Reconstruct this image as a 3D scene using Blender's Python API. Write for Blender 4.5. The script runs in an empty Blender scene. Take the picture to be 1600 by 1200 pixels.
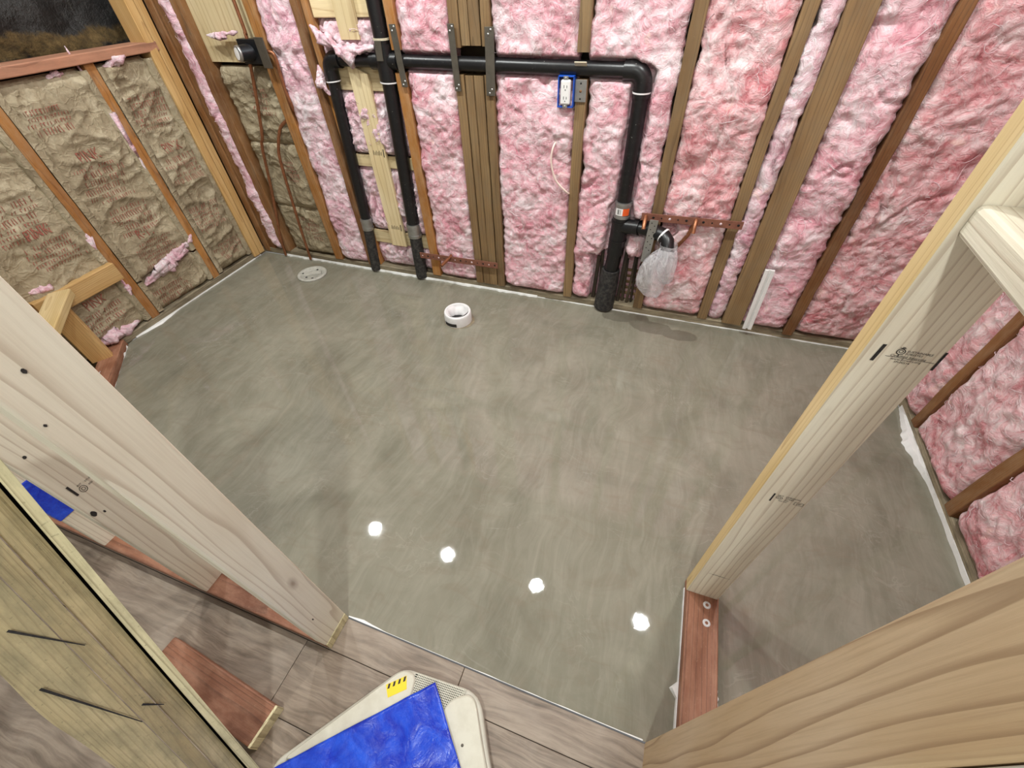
import bpy, bmesh, math, random
from mathutils import Vector, Matrix, noise
random.seed(7)
scene = bpy.context.scene
C = scene.collection
V = Vector
PI = math.pi

# ------------------------------------------------------------------ camera
cam_d = bpy.data.cameras.new('camera'); cam = bpy.data.objects.new('camera', cam_d); C.objects.link(cam)
cam_d.sensor_width = 36.0; cam_d.lens = 657.25 / 1600 * 36.0; cam_d.clip_start = 0.02
PIT, YAW, ROLL = 0.792733, -0.375003, -0.050582
fw = V((math.sin(YAW)*math.cos(PIT), math.cos(YAW)*math.cos(PIT), -math.sin(PIT)))
rt = V((math.cos(YAW), -math.sin(YAW), 0)); up = rt.cross(fw)
r2 = rt*math.cos(ROLL) + up*math.sin(ROLL); u2 = up*math.cos(ROLL) - rt*math.sin(ROLL)
cam.matrix_world = Matrix(((r2.x, u2.x, -fw.x, 0), (r2.y, u2.y, -fw.y, 0), (r2.z, u2.z, -fw.z, 1.4), (0, 0, 0, 1)))
scene.camera = cam
# ------------------------------------------------------------------ world, exposure
w = bpy.data.worlds.new('world'); scene.world = w; w.use_nodes = True
w.node_tree.nodes['Background'].inputs[0].default_value = (0.95, 0.97, 1.0, 1)
w.node_tree.nodes['Background'].inputs[1].default_value = 0.25
vs = scene.view_settings
vs.view_transform = 'Standard'; vs.look = 'None'; vs.exposure = 0.3; vs.gamma = 1.0; vs.use_curve_mapping = False
LAMP = 660.0          # emission of a downlight lens
HALL_LAMP = 900.0
cy = scene.cycles
cy.max_bounces = 5; cy.diffuse_bounces = 3; cy.glossy_bounces = 2; cy.transmission_bounces = 2; cy.transparent_max_bounces = 6; cy.caustics_reflective = False; cy.caustics_refractive = False

# ------------------------------------------------------------------ node helpers
def lin(r, g, b):
    f = lambda c: (c/255/12.92) if c <= 10 else ((c/255+0.055)/1.055)**2.4
    return (f(r), f(g), f(b), 1)
class NT:
    def __init__(s, name):
        s.m = bpy.data.materials.new(name); s.m.use_nodes = True; s.t = s.m.node_tree
        s.b = s.t.nodes['Principled BSDF']; s.out = s.t.nodes['Material Output']
    def n(s, typ, inp=None, **kw):
        nd = s.t.nodes.new('ShaderNode'+typ)
        for k, v in kw.items(): setattr(nd, k, v)
        for k, v in (inp or {}).items(): s.set(nd.inputs[k], v)
        return nd
    def set(s, sock, v):
        if isinstance(v, bpy.types.NodeSocket): s.t.links.new(v, sock)
        else: sock.default_value = v
    def math(s, op, a, b=0.0, clamp=False):
        nd = s.n('Math', {0: a, 1: b}, operation=op); nd.use_clamp = clamp; return nd.outputs[0]
    def mix(s, f, a, b, mode='MIX'):
        nd = s.t.nodes.new('ShaderNodeMix'); nd.data_type = 'RGBA'; nd.blend_type = mode
        s.set(nd.inputs[0], f); s.set(nd.inputs[6], a); s.set(nd.inputs[7], b); return nd.outputs[2]
    def ramp(s, f, stops, interp='LINEAR'):
        nd = s.n('ValToRGB', {0: f}); cr = nd.color_ramp; cr.interpolation = interp
        while len(cr.elements) > 1: cr.elements.remove(cr.elements[-1])
        for i, (p, c) in enumerate(stops):
            e = cr.elements[0] if i == 0 else cr.elements.new(p)
            e.position = p; e.color = c if len(c) == 4 else (*c, 1)
        return nd.outputs[0]
    def coord(s, scale=(1, 1, 1), rand=True, loc=(0, 0, 0)):
        tc = s.n('TexCoord').outputs['Object']
        if rand:
            r = s.n('ObjectInfo').outputs['Random']
            o = s.n('CombineXYZ', {0: s.math('MULTIPLY', r, 3.1), 1: s.math('MULTIPLY', r, 5.7), 2: s.math('MULTIPLY', r, 23.0)}).outputs[0]
            s.rnd = r; s.off = o
        else: o = None
        s.tc = tc
        v = tc if o is None else s.n('VectorMath', {0: tc, 1: o}, operation='ADD').outputs[0]
        return s.n('Mapping', {'Vector': v, 'Scale': scale, 'Location': loc}).outputs[0]
    def noise(s, vec, scale, detail=3, rough=0.55, dist=0.0):
        return s.n('TexNoise', {'Vector': vec, 'Scale': scale, 'Detail': detail, 'Roughness': rough, 'Distortion': dist}).outputs[0]
    def remap(s, vec, scale): return s.n('Mapping', {'Vector': vec, 'Scale': scale}).outputs[0]
    def bump(s, h, strength=0.3, dist=0.01, normal=None):
        i = {'Strength': strength, 'Distance': dist, 'Height': h}
        if normal is not None: i['Normal'] = normal
        return s.n('Bump', i).outputs[0]
    def p(s, **kw):
        for k, v in kw.items(): s.set(s.b.inputs[k.replace('_', ' ')], v)
        return s.m

def wood(name, light, dark, line, ring=42.0, wob=0.022, dirt=None, dirt_amt=0.0, rough=0.7, knots=True, pale=0.5, bumps=0.25, fib=0.5):
    t = NT(name); v = t.coord()
    lw = t.remap(v, (5, 5, 0.5))
    n1 = t.n('TexNoise', {'Vector': lw, 'Scale': 2.2, 'Detail': 2, 'Roughness': 0.5}).outputs['Color']
    n1 = t.n('VectorMath', {0: n1, 1: (0.5, 0.5, 0.5)}, operation='SUBTRACT').outputs[0]
    n1 = t.n('VectorMath', {0: n1, 'Scale': wob*2.2}, operation='SCALE').outputs[0]
    # pith placed beside the board, a little different in every piece
    px = t.math('ADD', t.math('MULTIPLY', t.rnd, 0.06), 0.012); py = t.math('SUBTRACT', t.math('MULTIPLY', t.rnd, 0.05), 0.055)
    off = t.n('CombineXYZ', {0: px, 1: py, 2: 0.0}).outputs[0]
    base = t.n('VectorMath', {0: t.tc, 1: off}, operation='ADD').outputs[0]
    base = t.remap(base, (1, 1, 0.0))
    rv = t.n('VectorMath', {0: base, 1: n1}, operation='ADD').outputs[0]
    wv = t.n('TexWave', {'Vector': rv, 'Scale': ring, 'Distortion': 0.6, 'Detail': 1.0, 'Detail Scale': 0.4}, wave_type='RINGS', rings_direction='Z', wave_profile='SAW').outputs['Fac']
    rg = t.ramp(wv, [(0.0, (0, 0, 0)), (0.72, (0.10,)*3), (0.93, (1,)*3), (0.98, (1,)*3), (1.0, (0,)*3)])
    big = t.noise(t.remap(v, (6, 6, 1.6)), 1.6, 3)
    col = t.mix(t.ramp(big, [(0.35, (0, 0, 0)), (0.68, (1, 1, 1))]), light, dark)
    col = t.mix(t.math('MULTIPLY', rg, pale), col, line)
    fb = t.noise(t.remap(v, (260, 260, 5)), 1.0, 3, 0.7)
    col = t.mix(t.math('MULTIPLY', t.ramp(fb, [(0.45, (0, 0, 0)), (0.72, (1, 1, 1))]), fib*0.45), col, line)
    if knots:
        vo = t.n('TexVoronoi', {'Vector': t.remap(v, (1, 1, 0.42)), 'Scale': 7.5}).outputs['Distance']
        k = t.ramp(vo, [(0.0, (1,)*3), (0.035, (1,)*3), (0.06, (0.45,)*3), (0.11, (0, 0, 0))])
        col = t.mix(t.math('MULTIPLY', k, 0.75), col, (line[0]*0.55, line[1]*0.45, line[2]*0.4, 1))
    if dirt:
        dn = t.noise(t.remap(v, (14, 14, 5)), 2.0, 5, 0.65)
        col = t.mix(t.math('MULTIPLY', t.ramp(dn, [(0.42, (0, 0, 0)), (0.7, (1, 1, 1))]), dirt_amt), col, dirt)
        sp = t.noise(v, 190, 2, 0.5)
        col = t.mix(t.math('MULTIPLY', t.ramp(sp, [(0.66, (0, 0, 0)), (0.74, (1, 1, 1))]), dirt_amt*0.8), col, dirt)
    hs = t.n('HueSaturation', {'Hue': 0.5, 'Saturation': 1.0, 'Value': t.math('ADD', t.math('MULTIPLY', t.rnd, 0.22), 0.89), 'Color': col}).outputs[0]
    nb = t.bump(t.math('ADD', t.math('MULTIPLY', fb, 0.6), t.math('MULTIPLY', rg, 0.25)), bumps, 0.004)
    return t.p(Base_Color=hs, Roughness=rough, Normal=nb)

M = {}
M['fresh'] = wood('fresh_pine', lin(232, 226, 206), lin(220, 210, 188), lin(156, 130, 104), ring=24, wob=0.026, pale=0.42, fib=0.3)
M['fresh_edge'] = wood('fresh_pine_edge', lin(222, 198, 150), lin(206, 178, 122), lin(168, 130, 80), ring=40, pale=0.4, fib=0.4, knots=False)
M['fir'] = wood('doorway_fir', lin(200, 176, 144), lin(188, 160, 122), lin(116, 84, 54), ring=25, wob=0.03, pale=0.5, knots=False)
M['post'] = wood('corner_post_pine', lin(212, 176, 120), lin(194, 152, 92), lin(150, 106, 60), ring=40, pale=0.45)
M['ply'] = wood('plywood_strip', lin(226, 208, 168), lin(212, 190, 144), lin(164, 130, 88), ring=14, wob=0.04, pale=0.45)
M['orange'] = wood('old_orange_stud', lin(176, 122, 62), lin(150, 96, 42), lin(98, 58, 24), ring=46, dirt=lin(196, 178, 150), dirt_amt=0.22, knots=False)
M['brown'] = wood('old_brown_stud', lin(150, 104, 60), lin(118, 76, 40), lin(72, 43, 20), ring=46, dirt=lin(190, 170, 140), dirt_amt=0.2, knots=False)
M['darkbrown'] = wood('dark_brown_stud', lin(128, 86, 46), lin(96, 60, 30), lin(52, 30, 14), ring=40, dirt=lin(180, 160, 130), dirt_amt=0.12, knots=False)
M['grey'] = wood('weathered_stud', lin(148, 120, 82), lin(120, 92, 58), lin(78, 56, 34), ring=44, dirt=lin(120, 104, 80), dirt_amt=0.4, knots=False)
M['ledge'] = wood('reddish_ledge', lin(184, 134, 108), lin(160, 108, 82), lin(110, 70, 52), ring=44, dirt=lin(120, 92, 74), dirt_amt=0.4, knots=False)
M['red'] = wood('red_treated_plate', lin(156, 106, 80), lin(126, 80, 58), lin(84, 52, 38), ring=30, dirt=lin(206, 160, 132), dirt_amt=0.35, knots=False, rough=0.6)
M['plate'] = wood('grey_sill_plate', lin(168, 156, 130), lin(132, 118, 94), lin(74, 62, 46), ring=40, dirt=lin(62, 54, 42), dirt_amt=0.6, knots=False)
M['rough'] = wood('rough_sawn_board', lin(194, 178, 138), lin(168, 150, 110), lin(124, 108, 78), ring=34, wob=0.035, dirt=lin(118, 112, 86), dirt_amt=0.65, bumps=0.5, pale=0.28)
M['rough_edge'] = wood('rough_sawn_edge', lin(226, 216, 178), lin(206, 194, 150), lin(120, 104, 70), ring=30, dirt=lin(110, 100, 70), dirt_amt=0.5, bumps=0.5, knots=False)
M['char_gap_shade'] = wood('charred_lath_gap_shade', lin(92, 78, 58), lin(50, 42, 34), lin(22, 19, 17), ring=40, dirt=lin(24, 22, 20), dirt_amt=0.7, knots=False)  # charred lath colour, also the painted shade between the leaning boards

def pink_mat(name, pale, mid, deep, white):
    t = NT(name); v = t.coord()
    def warp(vec, sc, amt):
        c = t.n('TexNoise', {'Vector': v, 'Scale': sc, 'Detail': 2}).outputs['Color']
        c = t.n('VectorMath', {0: c, 1: (0.5, 0.5, 0.5)}, operation='SUBTRACT').outputs[0]
        return t.n('VectorMath', {0: vec, 1: t.n('VectorMath', {0: c, 'Scale': amt}, operation='SCALE').outputs[0]}, operation='ADD').outputs[0]
    wv = warp(warp(v, 6.0, 0.14), 22.0, 0.035)
    a = t.noise(wv, 8.0, 5, 0.62, 0.6)
    b = t.noise(wv, 24, 7, 0.72, 1.5)
    f1 = t.noise(t.remap(wv, (120, 120, 16)), 1.0, 4, 0.65)
    f2 = t.noise(t.remap(wv, (20, 20, 110)), 1.0, 4, 0.65)
    f = t.math('MAXIMUM', f1, f2)
    k = t.math('ADD', t.math('MULTIPLY', a, 0.55), t.math('MULTIPLY', b, 0.45))
    col = t.ramp(k, [(0.35, deep), (0.445, mid), (0.52, pale), (0.61, white)])
    col = t.mix(t.math('MULTIPLY', t.ramp(f, [(0.54, (0, 0, 0)), (0.70, (1, 1, 1))]), 0.6), col, white)
    tu = t.noise(wv, 15, 4, 0.6, 0.8)                                   # peach coloured tufts
    col = t.mix(t.math('MULTIPLY', t.ramp(tu, [(0.62, (0, 0, 0)), (0.72, (1, 1, 1))]), 0.45), col, lin(250, 214, 198))
    h = t.math('ADD', t.math('MULTIPLY', b, 1.0), t.math('MULTIPLY', f, 0.5))
    return t.p(Base_Color=col, Roughness=0.95, Normal=t.bump(h, 0.8, 0.014), Specular_IOR_Level=0.1)
M['pink'] = pink_mat('pink_fibreglass', lin(240, 198, 205), lin(232, 170, 181), lin(208, 124, 140), lin(250, 232, 236))
M['salmon'] = pink_mat('salmon_fibreglass', lin(238, 194, 197), lin(228, 162, 166), lin(204, 114, 122), lin(248, 228, 228))
M['lilac'] = pink_mat('pale_lilac_fibreglass', lin(240, 206, 214), lin(230, 182, 194), lin(204, 138, 156), lin(250, 238, 242))

def kraft_mat():
    t = NT('kraft_paper'); v = t.coord()
    a = t.noise(v, 9, 5, 0.6, 0.8); b = t.noise(v, 70, 5, 0.7)
    col = t.ramp(a, [(0.3, lin(140, 126, 102)), (0.5, lin(166, 152, 125)), (0.72, lin(192, 180, 154))])
    col = t.mix(t.math('MULTIPLY', t.ramp(b, [(0.4, (0, 0, 0)), (0.7, (1, 1, 1))]), 0.4), col, lin(120, 104, 78))
    c = t.n('TexNoise', {'Vector': v, 'Scale': 11, 'Detail': 3}).outputs['Color']
    wv = t.n('VectorMath', {0: v, 1: t.n('VectorMath', {0: c, 'Scale': 0.07}, operation='SCALE').outputs[0]}, operation='ADD').outputs[0]
    def creases(sc, wd):
        d = t.n('TexVoronoi', {'Vector': wv, 'Scale': sc}, feature='DISTANCE_TO_EDGE').outputs['Distance']
        return t.ramp(d, [(0.0, (1, 1, 1)), (wd, (0.25,)*3), (wd*3, (0, 0, 0))])
    k = t.math('ADD', t.math('MULTIPLY', creases(9, 0.05), 0.9), t.math('MULTIPLY', creases(24, 0.07), 0.5))
    rg = t.n('TexNoise', {'Vector': wv, 'Scale': 16, 'Detail': 5, 'Roughness': 0.6, 'Distortion': 1.0}).outputs[0]
    h = t.math('ADD', t.math('ADD', k, t.math('MULTIPLY', rg, 2.2)), t.math('MULTIPLY', b, 0.2))
    return t.p(Base_Color=col, Roughness=0.75, Normal=t.bump(h, 0.34, 0.011))
M['kraft'] = kraft_mat()

def plain(name, col, rough=0.5, metal=0.0, var=0.25, var_scale=30, bump=0.1, spec=0.5, dark=None):
    t = NT(name); v = t.coord()
    n = t.noise(v, var_scale, 4, 0.6)
    d = dark or (col[0]*0.55, col[1]*0.55, col[2]*0.55, 1)
    c = t.mix(t.math('MULTIPLY', t.ramp(n, [(0.4, (0, 0, 0)), (0.7, (1, 1, 1))]), var), col, d)
    return t.p(Base_Color=c, Roughness=rough, Metallic=metal, Normal=t.bump(n, bump, 0.003), Specular_IOR_Level=spec)

def abs_mat():
    t = NT('black_abs_pipe'); v = t.coord()
    n = t.noise(v, 60, 5, 0.7); s = t.noise(v, 150, 2, 0.5)
    c = t.mix(t.math('MULTIPLY', t.ramp(n, [(0.55, (0, 0, 0)), (0.75, (1, 1, 1))]), 0.10), lin(17, 17, 19), lin(110, 106, 102))
    c = t.mix(t.ramp(s, [(0.73, (0, 0, 0)), (0.78, (1, 1, 1))]), c, lin(150, 146, 140))
    return t.p(Base_Color=c, Roughness=0.33, Normal=t.bump(n, 0.08, 0.002))
M['abs'] = abs_mat()
M['iron'] = plain('tarred_iron', lin(26, 25, 26), 0.7, 0, 0.35, 60, 0.8, dark=lin(104, 100, 92))
M['steel'] = plain('galvanised_steel', lin(176, 176, 174), 0.38, 0.85, 0.35, 40)
M['oldsteel'] = plain('dull_strap_steel', lin(104, 98, 88), 0.55, 0.6, 0.5, 30)
M['blacksteel'] = plain('dark_valve_metal', lin(44, 46, 50), 0.35, 0.7, 0.4, 40)
M['copper'] = plain('copper', lin(168, 112, 80), 0.4, 0.7, 0.5, 40, dark=lin(92, 62, 44))
M['copper_strap'] = plain('copper_strap_metal', lin(150, 100, 82), 0.55, 0.4, 0.5, 50, dark=lin(98, 62, 52))
M['white_pl'] = plain('white_plastic', lin(236, 234, 232), 0.4, 0, 0.12, 20)
M['white_rag'] = plain('white_wrap', lin(232, 230, 230), 0.6, 0, 0.2, 30, 0.4, dark=lin(196, 192, 190))
M['blue_box'] = plain('blue_box_plastic', lin(28, 84, 190), 0.35, 0, 0.25, 30)
M['ink'] = plain('black_ink', lin(30, 28, 28), 0.7, 0, 0.35, 200, dark=lin(80, 74, 68))
M['redink'] = plain('red_print', lin(150, 80, 68), 0.7, 0, 0.55, 120, dark=lin(160, 122, 96))
M['black'] = plain('matte_black', lin(14, 13, 13), 0.6, 0, 0.2)
M['paper'] = plain('white_paper', lin(228, 232, 244), 0.7, 0, 0.05)
M['orange_lbl'] = plain('orange_label', lin(236, 98, 40), 0.5, 0, 0.1)
M['yellow_lbl'] = plain('yellow_label', lin(240, 206, 40), 0.45, 0, 0.1)
M['beige'] = plain('beige_plastic', lin(206, 202, 186), 0.5, 0, 0.35, 26, 0.15, dark=lin(168, 160, 140))
M['beige_trim'] = plain('beige_plastic_rim', lin(196, 192, 178), 0.5, 0, 0.3, 30, dark=lin(150, 144, 128))
M['tape'] = plain('tan_tape', lin(206, 196, 170), 0.6, 0, 0.3, 60)
M['cable'] = plain('white_cable', lin(236, 216, 204), 0.5, 0, 0.2)
M['drain'] = plain('grey_drain_plastic', lin(186, 184, 174), 0.55, 0, 0.5, 45, 0.2, dark=lin(128, 126, 118))
M['foam'] = plain('white_edge_foam', lin(240, 240, 238), 0.6, 0, 0.1, 40, 0.3, dark=lin(190, 188, 180))
M['board'] = plain('dark_sheathing', lin(74, 60, 44), 0.85, 0, 0.5, 14, 0.3)
M['wall_white'] = plain('white_painted_board', lin(226, 226, 220), 0.6, 0, 0.08, 8)
M['ceil'] = plain('white_ceiling', lin(236, 234, 228), 0.8, 0, 0.06, 6)

def blue_tarp():
    t = NT('blue_plastic_sheet'); v = t.coord()
    n = t.noise(v, 16, 4, 0.6, 1.0); s = t.noise(v, 70, 5, 0.7)
    c = t.mix(t.ramp(n, [(0.35, (0, 0, 0)), (0.75, (1, 1, 1))]), lin(22, 46, 172), lin(44, 92, 222))
    return t.p(Base_Color=c, Roughness=t.ramp(s, [(0.35, (0.16,)*3), (0.7, (0.42,)*3)]), Normal=t.bump(t.math('ADD', n, t.math('MULTIPLY', s, 0.25)), 0.28, 0.012))
M['tarp'] = blue_tarp()

def bag_mat():
    t = NT('clear_bag_film'); v = t.coord()
    n = t.noise(t.remap(v, (1, 1, 0.4)), 30, 5, 0.65, 2.0)
    tr = t.n('BsdfTransparent', {'Color': (0.98, 0.98, 0.99, 1)})
    t.p(Base_Color=lin(240, 238, 242), Roughness=0.22, Normal=t.bump(n, 0.35, 0.015))
    f = t.ramp(n, [(0.38, (0.22,)*3), (0.68, (0.7,)*3)])
    mx = t.n('MixShader', {0: f, 1: tr.outputs[0], 2: t.b.outputs[0]})
    t.t.links.new(mx.outputs[0], t.out.inputs[0]); return t.m
M['bag'] = bag_mat()

def floor_mat():
    t = NT('self_levelling_compound'); v = t.coord(rand=False)
    d = t.n('TexNoise', {'Vector': v, 'Scale': 1.6, 'Detail': 3}).outputs['Color']
    vv = t.n('VectorMath', {0: v, 1: t.n('VectorMath', {0: d, 'Scale': 0.3}, operation='SCALE').outputs[0]}, operation='ADD').outputs[0]
    a = t.noise(v, 2.6, 5, 0.6, 0.7)
    b = t.noise(t.remap(vv, (11, 2.0, 1)), 2.2, 7, 0.7, 0.8)       # trowel drags towards the back wall
    c_ = t.noise(t.remap(vv, (3, 7, 1)), 3.0, 5, 0.6, 1.0)
    col = t.ramp(a, [(0.3, lin(112, 109, 95)), (0.5, lin(128, 125, 110)), (0.72, lin(142, 138, 123))])
    col = t.mix(t.math('MULTIPLY', t.ramp(b, [(0.42, (0, 0, 0)), (0.75, (1, 1, 1))]), 0.36), col, lin(164, 160, 146))
    col = t.mix(t.math('MULTIPLY', t.ramp(c_, [(0.5, (0, 0, 0)), (0.7, (1, 1, 1))]), 0.35), col, lin(124, 112, 96))
    # thin pale skim lines
    l = t.noise(t.remap(vv, (1.0, 1.6, 1)), 5.0, 3, 0.5, 1.8)
    ln = t.math('ABSOLUTE', t.math('SUBTRACT', l, 0.5))
    msk = t.ramp(t.noise(v, 4.0, 2, 0.5), [(0.5, (0, 0, 0)), (0.62, (1, 1, 1))])
    col = t.mix(t.math('MULTIPLY', t.math('MULTIPLY', t.ramp(ln, [(0.0, (1,)*3), (0.006, (1,)*3), (0.014, (0, 0, 0))]), msk), 0.14), col, lin(178, 174, 163))
    # damp patches on the compound below the sink drain and beside it
    sx = t.n('SeparateXYZ', {0: v}).outputs
    wob = t.math('MULTIPLY', t.math('SUBTRACT', t.noise(v, 14, 3, 0.6), 0.5), 0.9)
    dm = None
    for (cx, cy, rx, ry) in ((-0.13, 1.945, 0.09, 0.05), (0.06, 1.90, 0.12, 0.055), (0.20, 1.875, 0.10, 0.045), (-0.02, 1.955, 0.06, 0.06)):
        ex = t.math('POWER', t.math('DIVIDE', t.math('SUBTRACT', sx[0], cx), rx), 2.0)
        ey = t.math('POWER', t.math('DIVIDE', t.math('SUBTRACT', sx[1], cy), ry), 2.0)
        r = t.math('ADD', t.math('ADD', ex, ey), wob)
        k = t.ramp(r, [(0.80, (1,)*3), (0.95, (0, 0, 0))])
        dm = k if dm is None else t.math('MAXIMUM', dm, k)
    col = t.mix(t.math('MULTIPLY', dm, 0.55), col, lin(90, 83, 73))
    sp = t.noise(v, 320, 2, 0.5)
    h = t.math('ADD', t.math('MULTIPLY', a, 0.6), t.math('MULTIPLY', sp, 0.004))
    nb = t.bump(h, 0.10, 0.004, t.bump(t.noise(t.remap(v, (1.0, 0.7, 1)), 55, 3, 0.65), 0.03, 0.002))
    ro = t.ramp(t.noise(v, 1.3, 3, 0.5), [(0.35, (0.018,)*3), (0.7, (0.04,)*3)])
    return t.p(Base_Color=col, Roughness=ro, Normal=nb, Specular_IOR_Level=0.42)
M['floor'] = floor_mat()

def vinyl_mat():
    t = NT('wood_look_vinyl'); v = t.coord()
    dd = t.n('TexNoise', {'Vector': t.remap(v, (2, 6, 1)), 'Scale': 2.0, 'Detail': 2}).outputs['Color']
    vv = t.n('VectorMath', {0: v, 1: t.n('VectorMath', {0: dd, 'Scale': 0.06}, operation='SCALE').outputs[0]}, operation='ADD').outputs[0]
    g = t.noise(t.remap(vv, (5, 70, 1)), 1.0, 5, 0.65)
    g2 = t.noise(t.remap(vv, (12, 240, 1)), 1.0, 3, 0.6)
    big = t.noise(t.remap(v, (3, 9, 1)), 1.2, 3)
    c = t.ramp(g, [(0.3, lin(90, 78, 66)), (0.47, lin(124, 109, 95)), (0.6, lin(146, 131, 115)), (0.75, lin(122, 107, 92))])
    c = t.mix(t.math('MULTIPLY', t.ramp(g2, [(0.5, (0, 0, 0)), (0.7, (1, 1, 1))]), 0.35), c, lin(104, 88, 76))
    c = t.mix(t.math('MULTIPLY', t.ramp(big, [(0.4, (0, 0, 0)), (0.7, (1, 1, 1))]), 0.35), c, lin(184, 170, 154))
    du = t.noise(v, 8, 5, 0.7)
    c = t.mix(t.math('MULTIPLY', t.ramp(du, [(0.5, (0, 0, 0)), (0.75, (1, 1, 1))]), 0.2), c, lin(176, 168, 158))
    return t.p(Base_Color=c, Roughness=0.42, Normal=t.bump(g2, 0.12, 0.002))
M['vinyl'] = vinyl_mat()

def sheet_mat():
    t = NT('black_sheet_with_earth'); v = t.coord(rand=False)
    sx = t.n('SeparateXYZ', {0: v}).outputs
    wv = t.math('MULTIPLY', t.math('SUBTRACT', t.noise(v, 9, 5, 0.65), 0.5), 0.14)
    z = t.math('ADD', sx[2], wv)
    k = t.ramp(z, [(0.05, (0, 0, 0)), (0.065, (1,)*3), (0.115, (1,)*3), (0.135, (0, 0, 0))])
    e = t.noise(v, 30, 6, 0.7)
    earth = t.ramp(e, [(0.3, lin(52, 40, 22)), (0.55, lin(98, 78, 44)), (0.75, lin(128, 104, 66))])
    st = t.ramp(t.noise(t.remap(v, (1, 60, 6)), 1.0, 4, 0.7, 0.8), [(0.62, (0, 0, 0)), (0.78, (1, 1, 1))])
    blk = t.mix(t.math('MULTIPLY', st, 0.3), lin(30, 27, 25), lin(120, 116, 106))
    return t.p(Base_Color=t.mix(k, blk, earth), Roughness=t.mix(k, (0.4,)*3+(1,), (0.9,)*3+(1,)), Normal=t.bump(e, 0.6, 0.02))
M['sheet'] = sheet_mat()

def emit(name, col, s):
    t = NT(name); e = t.n('Emission', {'Color': col, 'Strength': s}); t.t.links.new(e.outputs[0], t.out.inputs[0]); return t.m
M['lens'] = emit('downlight_lens', (0.96, 1.0, 0.975, 1), LAMP)
M['lens_hall'] = emit('hall_downlight_lens', (0.96, 1.0, 0.975, 1), HALL_LAMP)

# ------------------------------------------------------------------ object helpers
W = {}
def put(o, mw, parent=None):
    C.objects.link(o); W[o.name] = mw
    if parent is not None:
        o.parent = parent; o.matrix_local = W[parent.name].inverted() @ mw
    else: o.matrix_world = mw
    return o
def tag(o, label=None, cat=None, group=None, kind=None):
    if label: o['label'] = label
    if cat: o['category'] = cat
    if group: o['group'] = group
    if kind: o['kind'] = kind
    return o
def thing(name, loc, label, cat, group=None, kind=None):
    o = bpy.data.objects.new(name, None); o.empty_display_size = 0.05
    put(o, Matrix.Translation(loc)); return tag(o, label, cat, group, kind)
def struct(name, loc, label):
    o = bpy.data.objects.new(name, None); o.empty_display_size = 0.05
    put(o, Matrix.Translation(loc)); o['kind'] = 'structure'; o['label'] = label; return o
def finish(name, verts, faces, mat, parent=None, mw=None, smooth=None, origin=None):
    """verts in world space unless mw is given (then local)"""
    if mw is None:
        if origin is None:
            xs = [v[0] for v in verts]; ys = [v[1] for v in verts]; zs = [v[2] for v in verts]
            origin = V(((min(xs)+max(xs))/2, (min(ys)+max(ys))/2, min(zs)))
        else: origin = V(origin)
        verts = [(v[0]-origin.x, v[1]-origin.y, v[2]-origin.z) for v in verts]
        mw = Matrix.Translation(origin)
    me = bpy.data.meshes.new(name); me.from_pydata([tuple(v) for v in verts], [], faces); me.validate()
    if smooth is True: me.polygons.foreach_set('use_smooth', [True]*len(me.polygons))
    elif smooth and len(smooth) == len(me.polygons): me.polygons.foreach_set('use_smooth', smooth)
    if mat: me.materials.append(M[mat] if isinstance(mat, str) else mat)
    o = bpy.data.objects.new(name, me)
    return put(o, mw, parent)
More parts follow.
